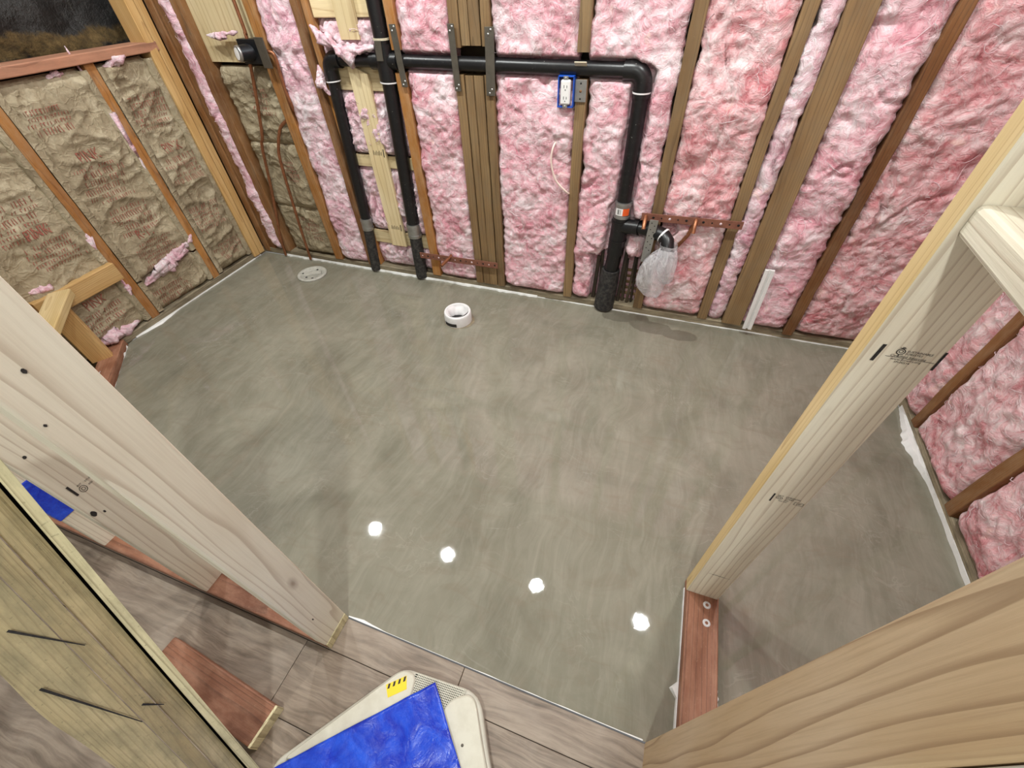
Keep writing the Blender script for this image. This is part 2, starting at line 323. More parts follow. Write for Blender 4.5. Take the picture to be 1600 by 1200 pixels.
class MB:
    def __init__(s): s.v = []; s.f = []; s.s = []
    def add(s, vs, fs, sm=False):
        b = len(s.v); s.v += [V(v) for v in vs]
        for f in fs: s.f.append([i+b for i in f]); s.s.append(sm)
    def box(s, a, b, ch=0.0):
        cen = (V(a)+V(b))/2; h = (V(b)-V(a))/2
        s.obox(cen, (1, 0, 0), (0, 1, 0), (0, 0, 1), h, ch); return s
    def obox(s, cen, ex, ey, ez, h, ch=0.0):
        cen = V(cen); ex = V(ex).normalized(); ey = V(ey).normalized(); ez = V(ez).normalized()
        if ch <= 0:
            vs = [cen+ex*(h[0]*x)+ey*(h[1]*y)+ez*(h[2]*z) for x in (-1, 1) for y in (-1, 1) for z in (-1, 1)]
            s.add(vs, [(0, 1, 3, 2), (4, 6, 7, 5), (0, 4, 5, 1), (2, 3, 7, 6), (0, 2, 6, 4), (1, 5, 7, 3)]); return s
        bm = bmesh.new(); bmesh.ops.create_cube(bm, size=2)
        for v in bm.verts: v.co = V((v.co.x*h[0], v.co.y*h[1], v.co.z*h[2]))
        bmesh.ops.bevel(bm, geom=list(bm.edges), offset=min(ch, min(h)*0.9), segments=2, affect='EDGES', profile=0.5)
        bm.verts.index_update()
        s.add([cen+ex*v.co.x+ey*v.co.y+ez*v.co.z for v in bm.verts], [[v.index for v in f.verts] for f in bm.faces]); bm.free(); return s
    def tube(s, path, rad, seg=16, caps=True, taper=None):
        path = [V(p) for p in path]; n = len(path)
        rads = rad if isinstance(rad, (list, tuple)) else [rad]*n
        prev = None; rings = []
        for i, p in enumerate(path):
            t = (path[min(i+1, n-1)]-path[max(i-1, 0)]).normalized()
            a = prev if prev is not None else (V((0, 1, 0)) if abs(t.y) < 0.9 else V((1, 0, 0)))
            a = (a - t*a.dot(t)).normalized(); b = t.cross(a); prev = a
            rings.append([p+(a*math.cos(2*PI*k/seg)+b*math.sin(2*PI*k/seg))*rads[i] for k in range(seg)])
        vs = [v for r in rings for v in r]; fs = []
        for i in range(n-1):
            for k in range(seg): fs.append((i*seg+k, i*seg+(k+1) % seg, (i+1)*seg+(k+1) % seg, (i+1)*seg+k))
        s.add(vs, fs, True)
        if caps:
            s.add(rings[0], [list(range(seg))[::-1]]); s.add(rings[-1], [list(range(seg))])
        return s
    def lathe(s, cen, axis, prof, seg=32):
        """prof: (radius, height) along axis"""
        cen = V(cen); t = V(axis).normalized(); a = V((1, 0, 0)) if abs(t.x) < 0.9 else V((0, 1, 0))
        a = (a-t*a.dot(t)).normalized(); b = t.cross(a); n = len(prof)
        vs = [cen+t*h+(a*math.cos(2*PI*k/seg)+b*math.sin(2*PI*k/seg))*r for r, h in prof for k in range(seg)]
        fs = [(i*seg+k, i*seg+(k+1) % seg, (i+1)*seg+(k+1) % seg, (i+1)*seg+k) for i in range(n-1) for k in range(seg)]
        s.add(vs, fs, True); return s
    def prism(s, pts, nrm, h):
        """flat outline of 3-D points extruded by nrm*h"""
        pts = [V(p) for p in pts]; q = [p+V(nrm)*h for p in pts]; n = len(pts)
        s.add(pts+q, [list(range(n))[::-1], [n+i for i in range(n)]]+[(i, (i+1) % n, n+(i+1) % n, n+i) for i in range(n)]); return s
    def build(s, name, mat, parent=None, origin=None):
        return finish(name, s.v, s.f, mat, parent, None, s.s, origin)
def fbm(p, o=4, h=0.9): return noise.fractal(p, h, 2.1, o, noise_basis='PERLIN_ORIGINAL')
def lumber(name, parent, base, length, wx, wy, mat, zdir=(0, 0, 1), xdir=(1, 0, 0), jit=0.0, ch=0.004, seed=0, cut=None, edge=None):
    """a piece of sawn timber; base = centre of its starting end; grain runs along local Z"""
    z = V(zdir).normalized(); x = V(xdir); x = (x-z*x.dot(z)).normalized(); y = z.cross(x)
    n = max(2, int(length/0.035)) if jit else 2
    a, b = wx/2, wy/2; c = min(ch, a*0.6, b*0.6); q = c*0.3
    sec = [(-a+c, -b), (a-c, -b), (a-q, -b+q), (a, -b+c), (a, b-c), (a-q, b-q), (a-c, b), (-a+c, b), (-a+q, b-q), (-a, b-c), (-a, -b+c), (-a+q, -b+q)]
    vs = []; m = len(sec)
    for i in range(n):
        t = i/(n-1)*length
        for sx_, sy_ in sec:
            dx = dy = 0.0
            if jit:
                kx = 1 if sx_ > 0 else -1; ky = 1 if sy_ > 0 else -1
                dx = jit*noise.noise((t*6+seed*3.3, kx*9.1, ky*5.7+seed)) + 0.5*jit*noise.noise((t*30+seed, kx*4.1, ky*2.7))
                dy = jit*0.5*noise.noise((t*7+seed*2.1, kx*3.1+40, ky*8.7+seed))
                if max(abs(dx), 0) and dx*kx > 0: dx *= 0.4
            vs.append((sx_+dx, sy_+dy, t))
    fs = [(i*m+k, i*m+(k+1) % m, (i+1)*m+(k+1) % m, (i+1)*m+k) for i in range(n-1) for k in range(m)]
    fs += [list(range(m))[::-1], [(n-1)*m+k for k in range(m)]]
    if cut:                                                          # slanted far end: z grows with x
        vs = [(v[0], v[1], v[2]+(cut*v[0]/a if i >= (n-1)*m else 0)) for i, v in enumerate(vs)]
    mw = Matrix(((x.x, y.x, z.x, base[0]), (x.y, y.y, z.y, base[1]), (x.z, y.z, z.z, base[2]), (0, 0, 0, 1)))
    o = finish(name, vs, fs, mat, parent, mw)
    if edge:
        o.data.materials.append(M[edge])
        for p in o.data.polygons:
            if abs(p.normal.x) > 0.6: p.material_index = 1
    return o
def stud(parent, x0, x1, y0, y1, z0, z1, mat, jit=0.003, name='stud'):
    stud.k += 1
    return lumber(name, parent, ((x0+x1)/2, (y0+y1)/2, z0), z1-z0, x1-x0, y1-y0, mat, jit=jit, seed=stud.k)
stud.k = 0
def xbar(parent, x0, x1, y0, y1, z0, z1, mat, jit=0.0, name='plate'):
    stud.k += 1
    return lumber(name, parent, (x0, (y0+y1)/2, (z0+z1)/2), x1-x0, y1-y0, z1-z0, mat, zdir=(1, 0, 0), xdir=(0, 1, 0), jit=jit, seed=stud.k)
def ybar(parent, x0, x1, y0, y1, z0, z1, mat, jit=0.0, name='plate'):
    stud.k += 1
    return lumber(name, parent, ((x0+x1)/2, y0, (z0+z1)/2), y1-y0, x1-x0, z1-z0, mat, zdir=(0, 1, 0), xdir=(1, 0, 0), jit=jit, seed=stud.k)
_tc = {}
def text_geo(body, size=1.0):
    if body not in _tc:
        cu = bpy.data.curves.new('tmp', 'FONT'); cu.body = body; cu.size = 1.0; cu.resolution_u = 2
        ob = bpy.data.objects.new('tmp', cu); me = bpy.data.meshes.new_from_object(ob)
        _tc[body] = ([v.co.copy() for v in me.vertices], [list(p.vertices) for p in me.polygons])
        bpy.data.objects.remove(ob); bpy.data.curves.remove(cu); bpy.data.meshes.remove(me)
    vs, fs = _tc[body]
    wd = max((v.x for v in vs), default=0)
    return [(v.x*size, v.y*size) for v in vs], fs, wd*size
def print_text(mb, body, size, O, U, Vv, sx=1.0, fn=None):
    vs, fs, wd = text_geo(body, size)
    O = V(O); U = V(U); Vv = V(Vv)
    mb.add([fn(x*sx, y) if fn else O+U*(x*sx)+Vv*y for x, y in vs], fs); return wd*sx

Z38 = 0.04
# ================================================================== SETTING
# ---- poured bathroom floor: one sheet of self-levelling compound, corner cut off by the bench framing
fl_s = MB()
poly = [(-2.6, 0.93), (-2.16, 0.46), (-2.16, 0.19), (1.11, 0.19), (1.11, 2.0), (-2.6, 2.0)]
fl_s.prism([(x, y, -0.03) for x, y in poly], (0, 0, 1), 0.03)
floor = finish('floor', fl_s.v, fl_s.f, 'floor', origin=(0, 0, 0)); tag(floor, 'grey wet self-levelling compound floor of the bathroom', kind='structure')
def edge_strip(P0, P1, inward, wfun, n=160, h=0.006, name='edge_foam'):
    P0 = V(P0); P1 = V(P1); inward = V(inward); vs = []; fs = []
    for i in range(n+1):
        t = i/n; p = P0.lerp(P1, t); wd = max(0.0006, wfun(t, (P1-P0).length*t))
        vs += [p, p+V((0, 0, h)), p+inward*wd*0.7+V((0, 0, h)), p+inward*wd+V((0, 0, 0.0005))]
        if i:
            a = (i-1)*4; b = i*4
            fs += [(a+k, a+k+1, b+k+1, b+k) for k in range(3)]
    return finish(name, vs, fs, 'foam', floor)
nz = lambda x, f=1.0, s=0.0: noise.noise((x*f, s, 3.7))
edge_strip((-2.42, 2.001, 0), (-0.60, 2.001, 0), (0, -1, 0), lambda t, d: 0.009+0.007*nz(d, 9)+0.006*nz(d, 40), h=0.012)
edge_strip((-0.60, 2.001, 0), (1.1, 2.001, 0), (0, -1, 0), lambda t, d: 0.003+0.004*nz(d, 7, 2)+0.002*nz(d, 40))
edge_strip((-2.601, 1.0, 0), (-2.601, 1.95, 0), (1, 0, 0), lambda t, d: 0.003+0.026*max(0, 1-abs(d-0.14)/0.14)+0.002*nz(d, 30), h=0.008)
edge_strip((1.111, 1.64, 0), (1.111, 0.75, 0), (-1, 0, 0), lambda t, d: 0.0025+0.036*max(0, 1-abs(d-0.20)/0.2)*(1+0.3*nz(d, 40))+0.003*nz(d, 20), h=0.02)
edge_strip((0.304, 0.60, 0), (0.304, 0.20, 0), (-1, 0, 0), lambda t, d: 0.002+0.018*max(0, 1-abs(d-0.275)/0.02)+0.006*max(0, t-0.5)+0.001*nz(d, 30), h=0.012)
edge_strip((-0.65, 0.19, 0), (0.23, 0.19, 0), (0, 1, 0), lambda t, d: 0.0012+0.007*max(0, 1-abs(d-0.05)/0.07)+0.0025*max(0, nz(d, 14))+0.004*max(0, t-0.72), h=0.003)
edge_strip((-2.58, 0.925, 0), (-2.18, 0.50, 0), (0.7, 0.7, 0), lambda t, d: 0.007+0.003*nz(d, 20), h=0.02)
edge_strip((0.398, 0.58, 0), (0.398, 0.2, 0), (1, 0, 0), lambda t, d: 0.001+0.008*max(0, 1-abs(d-0.24)/0.05)*(1+nz(d, 90)), h=0.008)

sb = MB(); sb.box((-2.74, 0.10, -0.05), (-2.05, 1.0, -0.031)); sb.box((-2.70, 0.19, -0.031), (-2.161, 0.45, -0.004)); tag(sb.build('floor_subfloor', 'ply'), 'plywood subfloor under the bench framing', kind='structure')
# ---- hall floor with wood-look planks
hall = struct('floor_hall', (0, -0.4, 0), 'brown wood-look vinyl plank floor outside the doorway')
finish('underlay', [(-2.7, -1.3, -0.012), (1.3, -1.3, -0.012), (1.3, 0.188, -0.012), (-2.7, 0.188, -0.012)], [(0, 1, 2, 3)], 'board', hall)
rows = [(0.187, 0.098)]; y = 0.098
while y > -1.25: rows.append((y, y-0.178)); y -= 0.178
for ri, (ya, yb) in enumerate(rows):
    x = -2.7 - (ri*0.47) % 1.2
    while x < 1.3:
        x2 = min(x+1.22, 1.3); xa = max(x, -2.7)
        if x2 - xa > 0.03:
            mb = MB(); mb.box((xa+0.0007, yb+0.0007, -0.012), (x2-0.0007, ya-0.0007, 0.0), 0.0015); mb.build('plank', 'vinyl', hall, origin=((xa+x2)/2, (ya+yb)/2, -0.012))
        x += 1.22
# ---- ceiling
cm = MB(); cm.box((-2.75, -1.35, 2.42), (1.35, 2.2, 2.46)); tag(cm.build('ceiling', 'ceil'), 'plain white ceiling over bathroom and hall', kind='structure')
hb = MB(); hb.box((-2.75, -1.35, -0.012), (1.35, -1.31, 2.42)); tag(hb.build('wall_hall', 'wall_white'), 'white painted hall wall opposite the doorway', kind='structure')

# ---- back wall
wb = struct('wall_back', (-0.75, 2.09, 0), 'open stud back wall packed with pink insulation')
mb = MB(); mb.box((-2.75, 2.10, -0.03), (1.25, 2.13, 2.42)); mb.build('sheathing', 'board', wb)
xbar(wb, -2.6, -0.29, 2.0, 2.089, 0, Z38, 'plate', 0.004, 'bottom_plate')
xbar(wb, -0.29, 1.2, 2.0, 2.089, 0, Z38, 'plate', 0.004, 'bottom_plate')
TOPZ = 2.42
stud(wb, -2.598, -2.547, 1.996, 2.09, 0.02, TOPZ, 'brown'); stud(wb, -2.545, -2.497, 2.004, 2.09, 0.02, TOPZ, 'brown')
stud(wb, -2.43, -2.365, 1.995, 2.089, Z38, TOPZ, 'brown')
stud(wb, -1.995, -1.935, 1.997, 2.089, Z38, TOPZ, 'orange', 0.005)
stud(wb, -1.732, -1.69, 1.992, 2.089, Z38, TOPZ, 'brown', 0.004); stud(wb, -1.688, -1.655, 2.012, 2.089, Z38, TOPZ, 'orange', 0.006)
stud(wb, -1.272, -1.22, 1.997, 2.089, Z38, 1.055, 'orange', 0.005); stud(wb, -1.268, -1.222, 1.997, 2.089, 1.135, TOPZ, 'orange', 0.003)
for i, (a, b) in enumerate(((-0.979, -0.936), (-0.932, -0.893), (-0.892, -0.847), (-0.842, -0.80))):
    if i in (0, 3):
        stud(wb, a, b, 1.994, 2.089, Z38, TOPZ if False else 1.055, 'grey', 0.003); stud(wb, a, b, 1.996, 2.089, 1.15 if i == 3 else 1.145, TOPZ, 'grey', 0.003)
    else:
        stud(wb, a, b, 1.996, 2.089, Z38, 1.052, 'grey', 0.002); stud(wb, a, b, 1.996, 2.089, 1.152, TOPZ, 'grey', 0.002)
stud(wb, -0.448, -0.402, 1.996, 2.089, Z38, 1.05, 'grey', 0.003); stud(wb, -0.45, -0.403, 1.994, 2.089, 1.135, TOPZ, 'grey', 0.003)
stud(wb, -0.06, -0.012, 1.996, 2.089, Z38, TOPZ, 'grey', 0.003)
stud(wb, 0.272, 0.318, 1.996, 2.089, Z38, TOPZ, 'grey', 0.003)
stud(wb, 0.392, 0.482, 1.99, 2.089, Z38, TOPZ, 'grey', 0.003)
stud(wb, 0.678, 0.722, 1.99, 2.089, 0.03, TOPZ, 'darkbrown', 0.006)
# plywood cleats and strips patched between the two drain drops
for (x0, x1, z0, z1) in ((-1.652, -1.275, 1.24, 1.34), (-1.652, -1.275, 0.975, 1.07), (-1.652, -1.275, 0.63, 0.69), (-1.652, -1.275, 0.19, 0.27)):
    xbar(wb, x0, x1, 2.03, 2.045, z0, z1, 'ply', 0.0, 'cleat')
# charred lath behind the sink drain
for i, (x, wd) in enumerate(((-0.285, 0.02), (-0.255, 0.016), (-0.15, 0.018), (-0.125, 0.016), (-0.1, 0.014), (-0.078, 0.012))):
    lumber('lath', wb, (x, 2.035+0.01*(i % 2), Z38), 0.25+0.06*((i*5) % 3), wd, 0.012, 'char_gap_shade', jit=0.003, seed=i, zdir=(0.03*(-1)**i, 0.02, 1))
for i in range(5): xbar(wb, -0.145, -0.062, 2.065, 2.075, 0.07+i*0.035, 0.085+i*0.035, 'grey', 0.002, 'lath')

# ---- left wall
wl = struct('wall_left', (-2.69, 1.4, 0), 'low framed left wall with kraft faced insulation')
mb = MB(); mb.box((-2.73, -0.2, -0.03), (-2.70, 2.1, 1.16)); mb.build('sheathing', 'board', wl)
ybar(wl, -2.69, -2.60, 0.9, 2.0, 0, Z38, 'plate', 0.003, 'bottom_plate')
for (ya, yb, m) in ((1.565, 1.612, 'orange'), (1.128, 1.175, 'orange'), (0.70, 0.75, 'orange')):
    stud(wl, -2.69, -2.60, ya, yb, Z38, 1.13, m, 0.004)
stud(wl, -2.69, -2.585, 1.892, 1.938, 0.02, TOPZ, 'post', 0.001, 'corner_post'); stud(wl, -2.69, -2.588, 1.942, 1.985, 0.02, TOPZ, 'post', 0.001, 'corner_post')
ybar(wl, -2.72, -2.585, 0.3, 1.945, 1.13, 1.168, 'ledge', 0.001, 'top_plate')
# ---- right wall
wr = struct('wall_right', (1.2, 1.4, 0), 'framed right wall of the nook with pink insulation')
mb = MB(); mb.box((1.21, 0.1, -0.03), (1.24, 2.1, TOPZ)); mb.build('sheathing', 'board', wr)
ybar(wr, 1.11, 1.20, 0.19, 1.995, 0, Z38, 'plate', 0.004, 'bottom_plate')
for (ya, yb) in ((1.495, 1.54), (1.10, 1.148), (0.70, 0.746), (0.3, 0.346)):
    stud(wr, 1.105, 1.20, ya, yb, Z38, TOPZ, 'brown' if ya > 1 else 'grey', 0.004)

# ---- front (doorway) wall
wf = struct('wall_front', (-0.2, 0.145, 0), 'new stud wall with the doorway between bathroom and hall')
lumber('bottom_plate', wf, (-0.655, 0.145, Z38/2), 1.95, 0.09, Z38, 'red', zdir=(-1, 0, 0), xdir=(0, 1, 0), seed=3)
mb = MB(); mb.box((-0.6549, 0.101, 0.001), (-0.648, 0.189, 0.039), 0.002); tag(mb.build('plate_end', 'rough_edge', wf), 'pale sawn end of the sill plate at the door opening')
king = stud(wf, -0.69, -0.65, 0.10, 0.19, Z38, TOPZ, 'fresh', 0)
king['label'] = 'wide pale face of the door opening stud with dark knots'
stud2 = stud(wf, -1.138, -1.10, 0.10, 0.19, Z38, TOPZ, 'fresh', 0)
stud3 = stud(wf, -1.598, -1.56, 0.10, 0.19, Z38, TOPZ, 'fresh', 0)
jack = stud(wf, 0.236, 0.276, 0.10, 0.19, 0.0, TOPZ, 'fir', 0)
jack['label'] = 'broad tan doorway stud with wavy dark grain'
mb = MB(); mb.box((0.242, 0.086, 0.0), (1.3, 0.099, TOPZ), 0.001); tag(mb.build('drywall', 'wall_white', wf), 'white painted wall board on the hall side')
lumber('bottom_plate', wf, (0.277, 0.145, Z38/2), 0.93, 0.088, Z38, 'red', zdir=(1, 0, 0), xdir=(0, 1, 0), seed=5)

# ---- short wing partition to the right of the doorway
wp = struct('wall_partition', (0.35, 0.4, 0), 'short new partition framed beside the doorway')
rp = lumber('bottom_plate', wp, (0.35, 0.192, Z38/2), 0.43, 0.09, Z38, 'red', zdir=(0, 1, 0), xdir=(1, 0, 0), seed=2)
for yy in (0.507, 0.557):
    mb = MB(); mb.lathe((0.362, yy, Z38), (0, 0, 1), [(0.0045, 0.001), (0.0075, 0.0012), (0.0105, 0.001), (0.0108, 0.0)], 20); mb.build('fastener_washer', 'white_rag', rp)
pst = lumber('stud', wp, (0.347, 0.601, Z38), TOPZ-Z38, 0.09, 0.038, 'fresh', seed=77, edge='fresh_edge')
pst['label'] = 'pale partition stud with black grade stamps'
blk = lumber('block', wp, (0.352, 0.581, 1.182), 0.38, 0.084, 0.036, 'fresh', zdir=(0, -1, 0), xdir=(1, 0, 0), seed=9, ch=0.006)
blk['label'] = 'pale flat block nailed between partition stud and door wall'

# ---- stamps on the new studs (flat print)
YS = 0.5812
st = MB(); U, Zv = V((1, 0, 0)), V((0, 0, 1))
def bar(mb, x0, x1, z0, z1, sk=0.0): mb.add([(x0, YS, z0), (x1, YS, z0), (x1+sk, YS, z1), (x0+sk, YS, z1)], [(0, 1, 2, 3)])
bar(st, 0.317, 0.3215, 0.981, 1.011, 0.002); bar(st, 0.3885, 0.3915, 0.981, 1.013)
def ring(mb, cx, cz, r, wd, a=1.0, n=20):
    vs = []
    for k in range(n):
        c, s_ = math.cos(2*PI*k/n), math.sin(2*PI*k/n); vs += [(cx+r*a*c, YS, cz+r*s_), (cx+(r-wd)*a*c, YS, cz+(r-wd)*s_)]
    mb.add(vs, [(2*k, 2*k+1, (2*k+3) % (2*n), (2*k+2) % (2*n)) for k in range(n)])
ring(st, 0.3435, 1.003, 0.0052, 0.0011); ring(st, 0.3435, 1.0035, 0.0026, 0.0008); bar(st, 0.3430, 0.3440, 0.994, 0.9985); bar(st, 0.340, 0.347, 1.0085, 1.0095); bar(st, 0.342, 0.3455, 1.010, 1.011)
print_text(st, 'SUSTAINABLE', 0.0048, (0.350, YS, 1.0035), U, Zv, 1.0); print_text(st, 'FORESTRY', 0.0048, (0.350, YS, 0.999), U, Zv, 0.9)
bar(st, 0.330, 0.387, 0.9925, 0.9931)
print_text(st, 'Certified Sourcing', 0.0055, (0.335, YS, 0.9938), U, Zv, 1.02)
print_text(st, 'www.forests.org', 0.005, (0.338, YS, 0.9884), U, Zv, 1.05)
print_text(st, 'SFI-00514', 0.0046, (0.344, YS, 0.9838), U, Zv, 1.0)
bar(st, 0.3285, 0.3315, 0.592, 0.621)
print_text(st, 'SKT  STIMSON', 0.0062, (0.336, YS, 0.6155), U, Zv, 1.05)
ring(st, 0.3415, 0.6095, 0.0048, 0.0008, 1.3); ring(st, 0.3415, 0.6095, 0.0026, 0.0007, 1.2)
print_text(st, 'STUD', 0.0062, (0.352, YS, 0.6095), U, Zv); print_text(st, '000 KD', 0.0052, (0.343, YS, 0.5985), U, Zv, 0.95); print_text(st, '002', 0.0052, (0.352, YS, 0.604), U, Zv)
for (a, b, c, d) in ((0.371, 0.387, 0.6085, 0.6092), (0.371, 0.387, 0.5985, 0.5992), (0.371, 0.3717, 0.5985, 0.6092), (0.3863, 0.387, 0.5985, 0.6092)): bar(st, a, b, c, d)
print_text(st, 'HF', 0.0066, (0.375, YS, 0.6015), U, Zv)
bar(st, 0.323, 0.379, 0.1925, 0.1932); print_text(st, 'HHHHHHHH', 0.0055, (0.333, YS, 0.1905), U, Zv, 1.0)
st.build('grade_stamp', 'ink', pst)
# stamp on the second stud left of the opening
XS = -1.0992
s2 = MB()
def b2(y0, y1, z0, z1): s2.add([(XS, y0, z0), (XS, y1, z0), (XS, y1, z1), (XS, y0, z1)], [(0, 1, 2, 3)])
b2(0.120, 0.1245, 0.592, 0.626)
for rr, ww in ((0.007, 0.0010), (0.0035, 0.0009)):
    n = 20; vs = []
    for k in range(n):
        c, s_ = math.cos(2*PI*k/n), math.sin(2*PI*k/n); vs += [(XS, 0.1375+rr*c, 0.597+rr*1.4*s_), (XS, 0.1375+(rr-ww)*c, 0.597+(rr-ww)*1.4*s_)]
    s2.add(vs, [(2*k, 2*k+1, (2*k+3) % (2*n), (2*k+2) % (2*n)) for k in range(n)])
print_text(s2, 'INT', 0.0065, (XS, 0.1335, 0.609), (0, 1, 0), (0, 0, 1), 0.9); print_text(s2, 'STUD', 0.0065, (XS, 0.149, 0.607), (0, 1, 0), (0, 0, 1), 0.9); print_text(s2, '002', 0.0065, (XS, 0.149, 0.595), (0, 1, 0), (0, 0, 1), 0.9)
s2.build('grade_stamp', 'ink', stud2)
# knots in the door stud faces
def knot(parent, x, y, z, ry, rz, seed):
    mb = MB(); n = 14
    mb.add([(x, y+math.cos(2*PI*k/n)*ry*(1+0.5*noise.noise((k*1.3, seed, 0))), z+math.sin(2*PI*k/n)*rz*(1+0.5*noise.noise((k*1.7, seed, 5)))) for k in range(n)], [list(range(n))]); return mb.build('knot', 'ink', parent)
knot(king, -0.6494, 0.138, 1.089, 0.0024, 0.0036, 1); knot(king, -0.6494, 0.110, 1.024, 0.0016, 0.0025, 2); knot(king, -0.6494, 0.128, 0.19, 0.002, 0.005, 3)
knot(stud2, XS, 0.110, 0.53, 0.005, 0.010, 5); knot(stud2, XS, 0.125, 0.515, 0.002, 0.004, 6); knot(stud2, XS, 0.125, 0.735, 0.003, 0.004, 7)

# ================================================================== INSULATION
def batt(name, label, group, O, U, Nn, u0, u1, z0, z1, mat, seed, style='pink', h0=-0.004, amp=1.0, fine_top=1.45, rag=0.009, step=0.0068, parent=None, back=0.075):
    O = V(O); U = V(U); Nn = V(Nn)
    Wd = u1-u0; nu = max(10, int(Wd/step)); zs = []; z = z0
    while z < min(z1, fine_top): zs.append(z); z += step
    while z < z1-0.03: zs.append(z); z += 0.045
    zs.append(z1)
    sd = seed*7.31
    def hf(u, z):
        t = (u-u0)/Wd; e = min(t, 1-t)*Wd
        eb = min(z-z0, z1-z)
        pil = 1-0.7*max(0, 1-e/0.045)**2.0; pil2 = 1-max(0, 1-eb/0.045)**2.2
        p = V((u, sd, z))
        if style == 'pink':
            h = amp*(0.016*fbm(p*4.0, 3) + 0.007*fbm(V((u*14+2*noise.noise(p*3), sd, z*10)), 3))
            msk = max(0, noise.noise(p*3.3+V((7, 0, 0))))*2.2
            cr = abs(noise.noise(V((u*8+0.9*noise.noise(p*6), sd+9, z*3.0))))
            h -= amp*0.022*min(1, msk)*max(0, 1-cr*9)
            cr = abs(noise.noise(V((u*6+20, sd+4, z*8+0.9*noise.noise(p*6)))))
            h -= amp*0.012*min(1, 1.6-msk)*max(0, 1-cr*11)*max(0, noise.noise(p*4))*2
            tf = max(0, noise.noise(p*17+V((3, 0, 1)))-0.25)
            h += amp*(0.006*fbm(p*40, 3)+0.016*tf)
            h += 0.014
        else:
            h = amp*(0.018*fbm(p*3.0, 2))
            q = V((u*4.0+1.2*noise.noise(p*4), sd, z*7+1.5*noise.noise(p*3)))
            r1 = 1-abs(noise.noise(q)); r2_ = 1-abs(noise.noise(V((u*13+8, sd+3, z*6+2*noise.noise(p*5)))))
            r3_ = 1-abs(noise.noise(V((u*2.2+5, sd+6, z*9+0.8*noise.noise(p*4)))))
            h += amp*(0.012*r1**9+0.008*r2_**11+0.010*r3_**14+0.003*fbm(p*26, 3))
            h += 0.004
        res = h0+h*pil*pil2-(0.016 if style == 'pink' else 0.034)*(1-pil)/0.7-0.022*(1-pil2)
        if style == 'pink' and Nn.y < -0.5 and -0.31 < u < -0.055 and z < 0.34+0.03*noise.noise(p*9): res = min(res, -0.072)
        if Nn.y < -0.5:
            g = pipe_gap(u, z)
            if g < 0.016: res = min(res, -0.036+max(0, g)*3.0+0.006*noise.noise(p*40))
        return res
    vs = []; cols = nu+3
    for j, z in enumerate(zs):
        e0 = rag*(noise.noise((z*11, sd, 1.0))+0.6*noise.noise((z*45, sd, 2.0))); e1_ = rag*(noise.noise((z*11, sd, 31.0))+0.6*noise.noise((z*45, sd, 32.0)))
        for i in range(cols):
            ii = min(max(i-1, 0), nu); t = ii/nu; u = u0+Wd*t
            h = hf(u, z)
            if i == 0 or i == cols-1: h = -back
            zz = z
            if j == 0: zz += 0.6*rag*noise.noise((u*30, sd, 7.0))
            us = u+e0*(1-t)+e1_*t
            vs.append(O+U*us+Nn*h+V((0, 0, zz)))
    R = len(zs)
    fs = [(j*cols+i, j*cols+i+1, (j+1)*cols+i+1, (j+1)*cols+i) for j in range(R-1) for i in range(cols-1)]
    b0 = len(vs)
    for i in range(cols):                                    # close the bottom towards the back
        p = vs[i]; d = (p-O).dot(Nn); vs.append(p-Nn*(d+back))
    fs += [(b0+i, b0+i+1, i+1, i) for i in range(cols-1)]
    ms = MB(); ms.v = vs; ms.f = fs; ms.s = [True]*len(fs)
    o = ms.build(name, mat, parent, origin=O+U*((u0+u1)/2)+V((0, 0, z0)))
    if parent is None: tag(o, label, 'insulation', group)
    o_h = lambda u, z: O+U*u+Nn*(hf(u, z)+0.0035)+V((0, 0, z))
    return o, o_h
def wisps(o, hfun, u0, u1, z0, z1, n, seed, mat, parent_name='loose_fibre'):
    rnd = random.Random(seed); mb = MB()
    for _ in range(n):
        u = rnd.uniform(u0+0.02, u1-0.02); z = rnd.uniform(z0+0.03, min(z1, 1.4)); a = rnd.uniform(0, 2*PI); L = rnd.uniform(0.02, 0.075); cv = rnd.uniform(-3.5, 3.5); pts = []
        for k in range(7):
            t = k/6; p = hfun(min(max(u, u0+0.006), u1-0.006), max(z, z0+0.01)); lift = 0.006*math.sin(PI*t)*rnd.random()
            pts.append(p+V(nrm_of[o.name])*lift); u += math.cos(a)*L/6; z += math.sin(a)*L/6; a += cv/6
        rr = rnd.uniform(0.0004, 0.0011)
        mb.tube(pts, [rr*0.4, rr, rr, rr, rr, rr*0.8, rr*0.3], 4, False)
    q = mb.build(parent_name, mat, o); q['kind'] = 'stuff'; return q
nrm_of = {}
white_fib = pink_mat('pale_fibre', lin(250, 226, 230), lin(246, 212, 218), lin(236, 186, 194), lin(254, 244, 246)); M['fib'] = white_fib
BG = 'pink batts in the back wall'
PIPES = [((-1.58, 1.098), (-0.23, 1.080), 0.027), ((-1.626, 1.06), (-1.69, 0.0), 0.030), ((-1.309, 2.4), (-1.357, 0.0), 0.036), ((-0.188, 1.06), (-0.197, 0.5), 0.034), ((-0.197, 0.55), (-0.215, 0.0), 0.048), ((-0.197, 0.478), (0.02, 0.487), 0.032)]
def pipe_gap(u, z):
    g = 1.0
    for (a, b, r) in PIPES:
        dx, dz = b[0]-a[0], b[1]-a[1]; t = max(0, min(1, ((u-a[0])*dx+(z-a[1])*dz)/(dx*dx+dz*dz)))
        g = min(g, math.hypot(u-a[0]-dx*t, z-a[1]-dz*t)-r)
    return g
BW = (0, 2.0, 0), (1, 0, 0), (0, -1, 0)
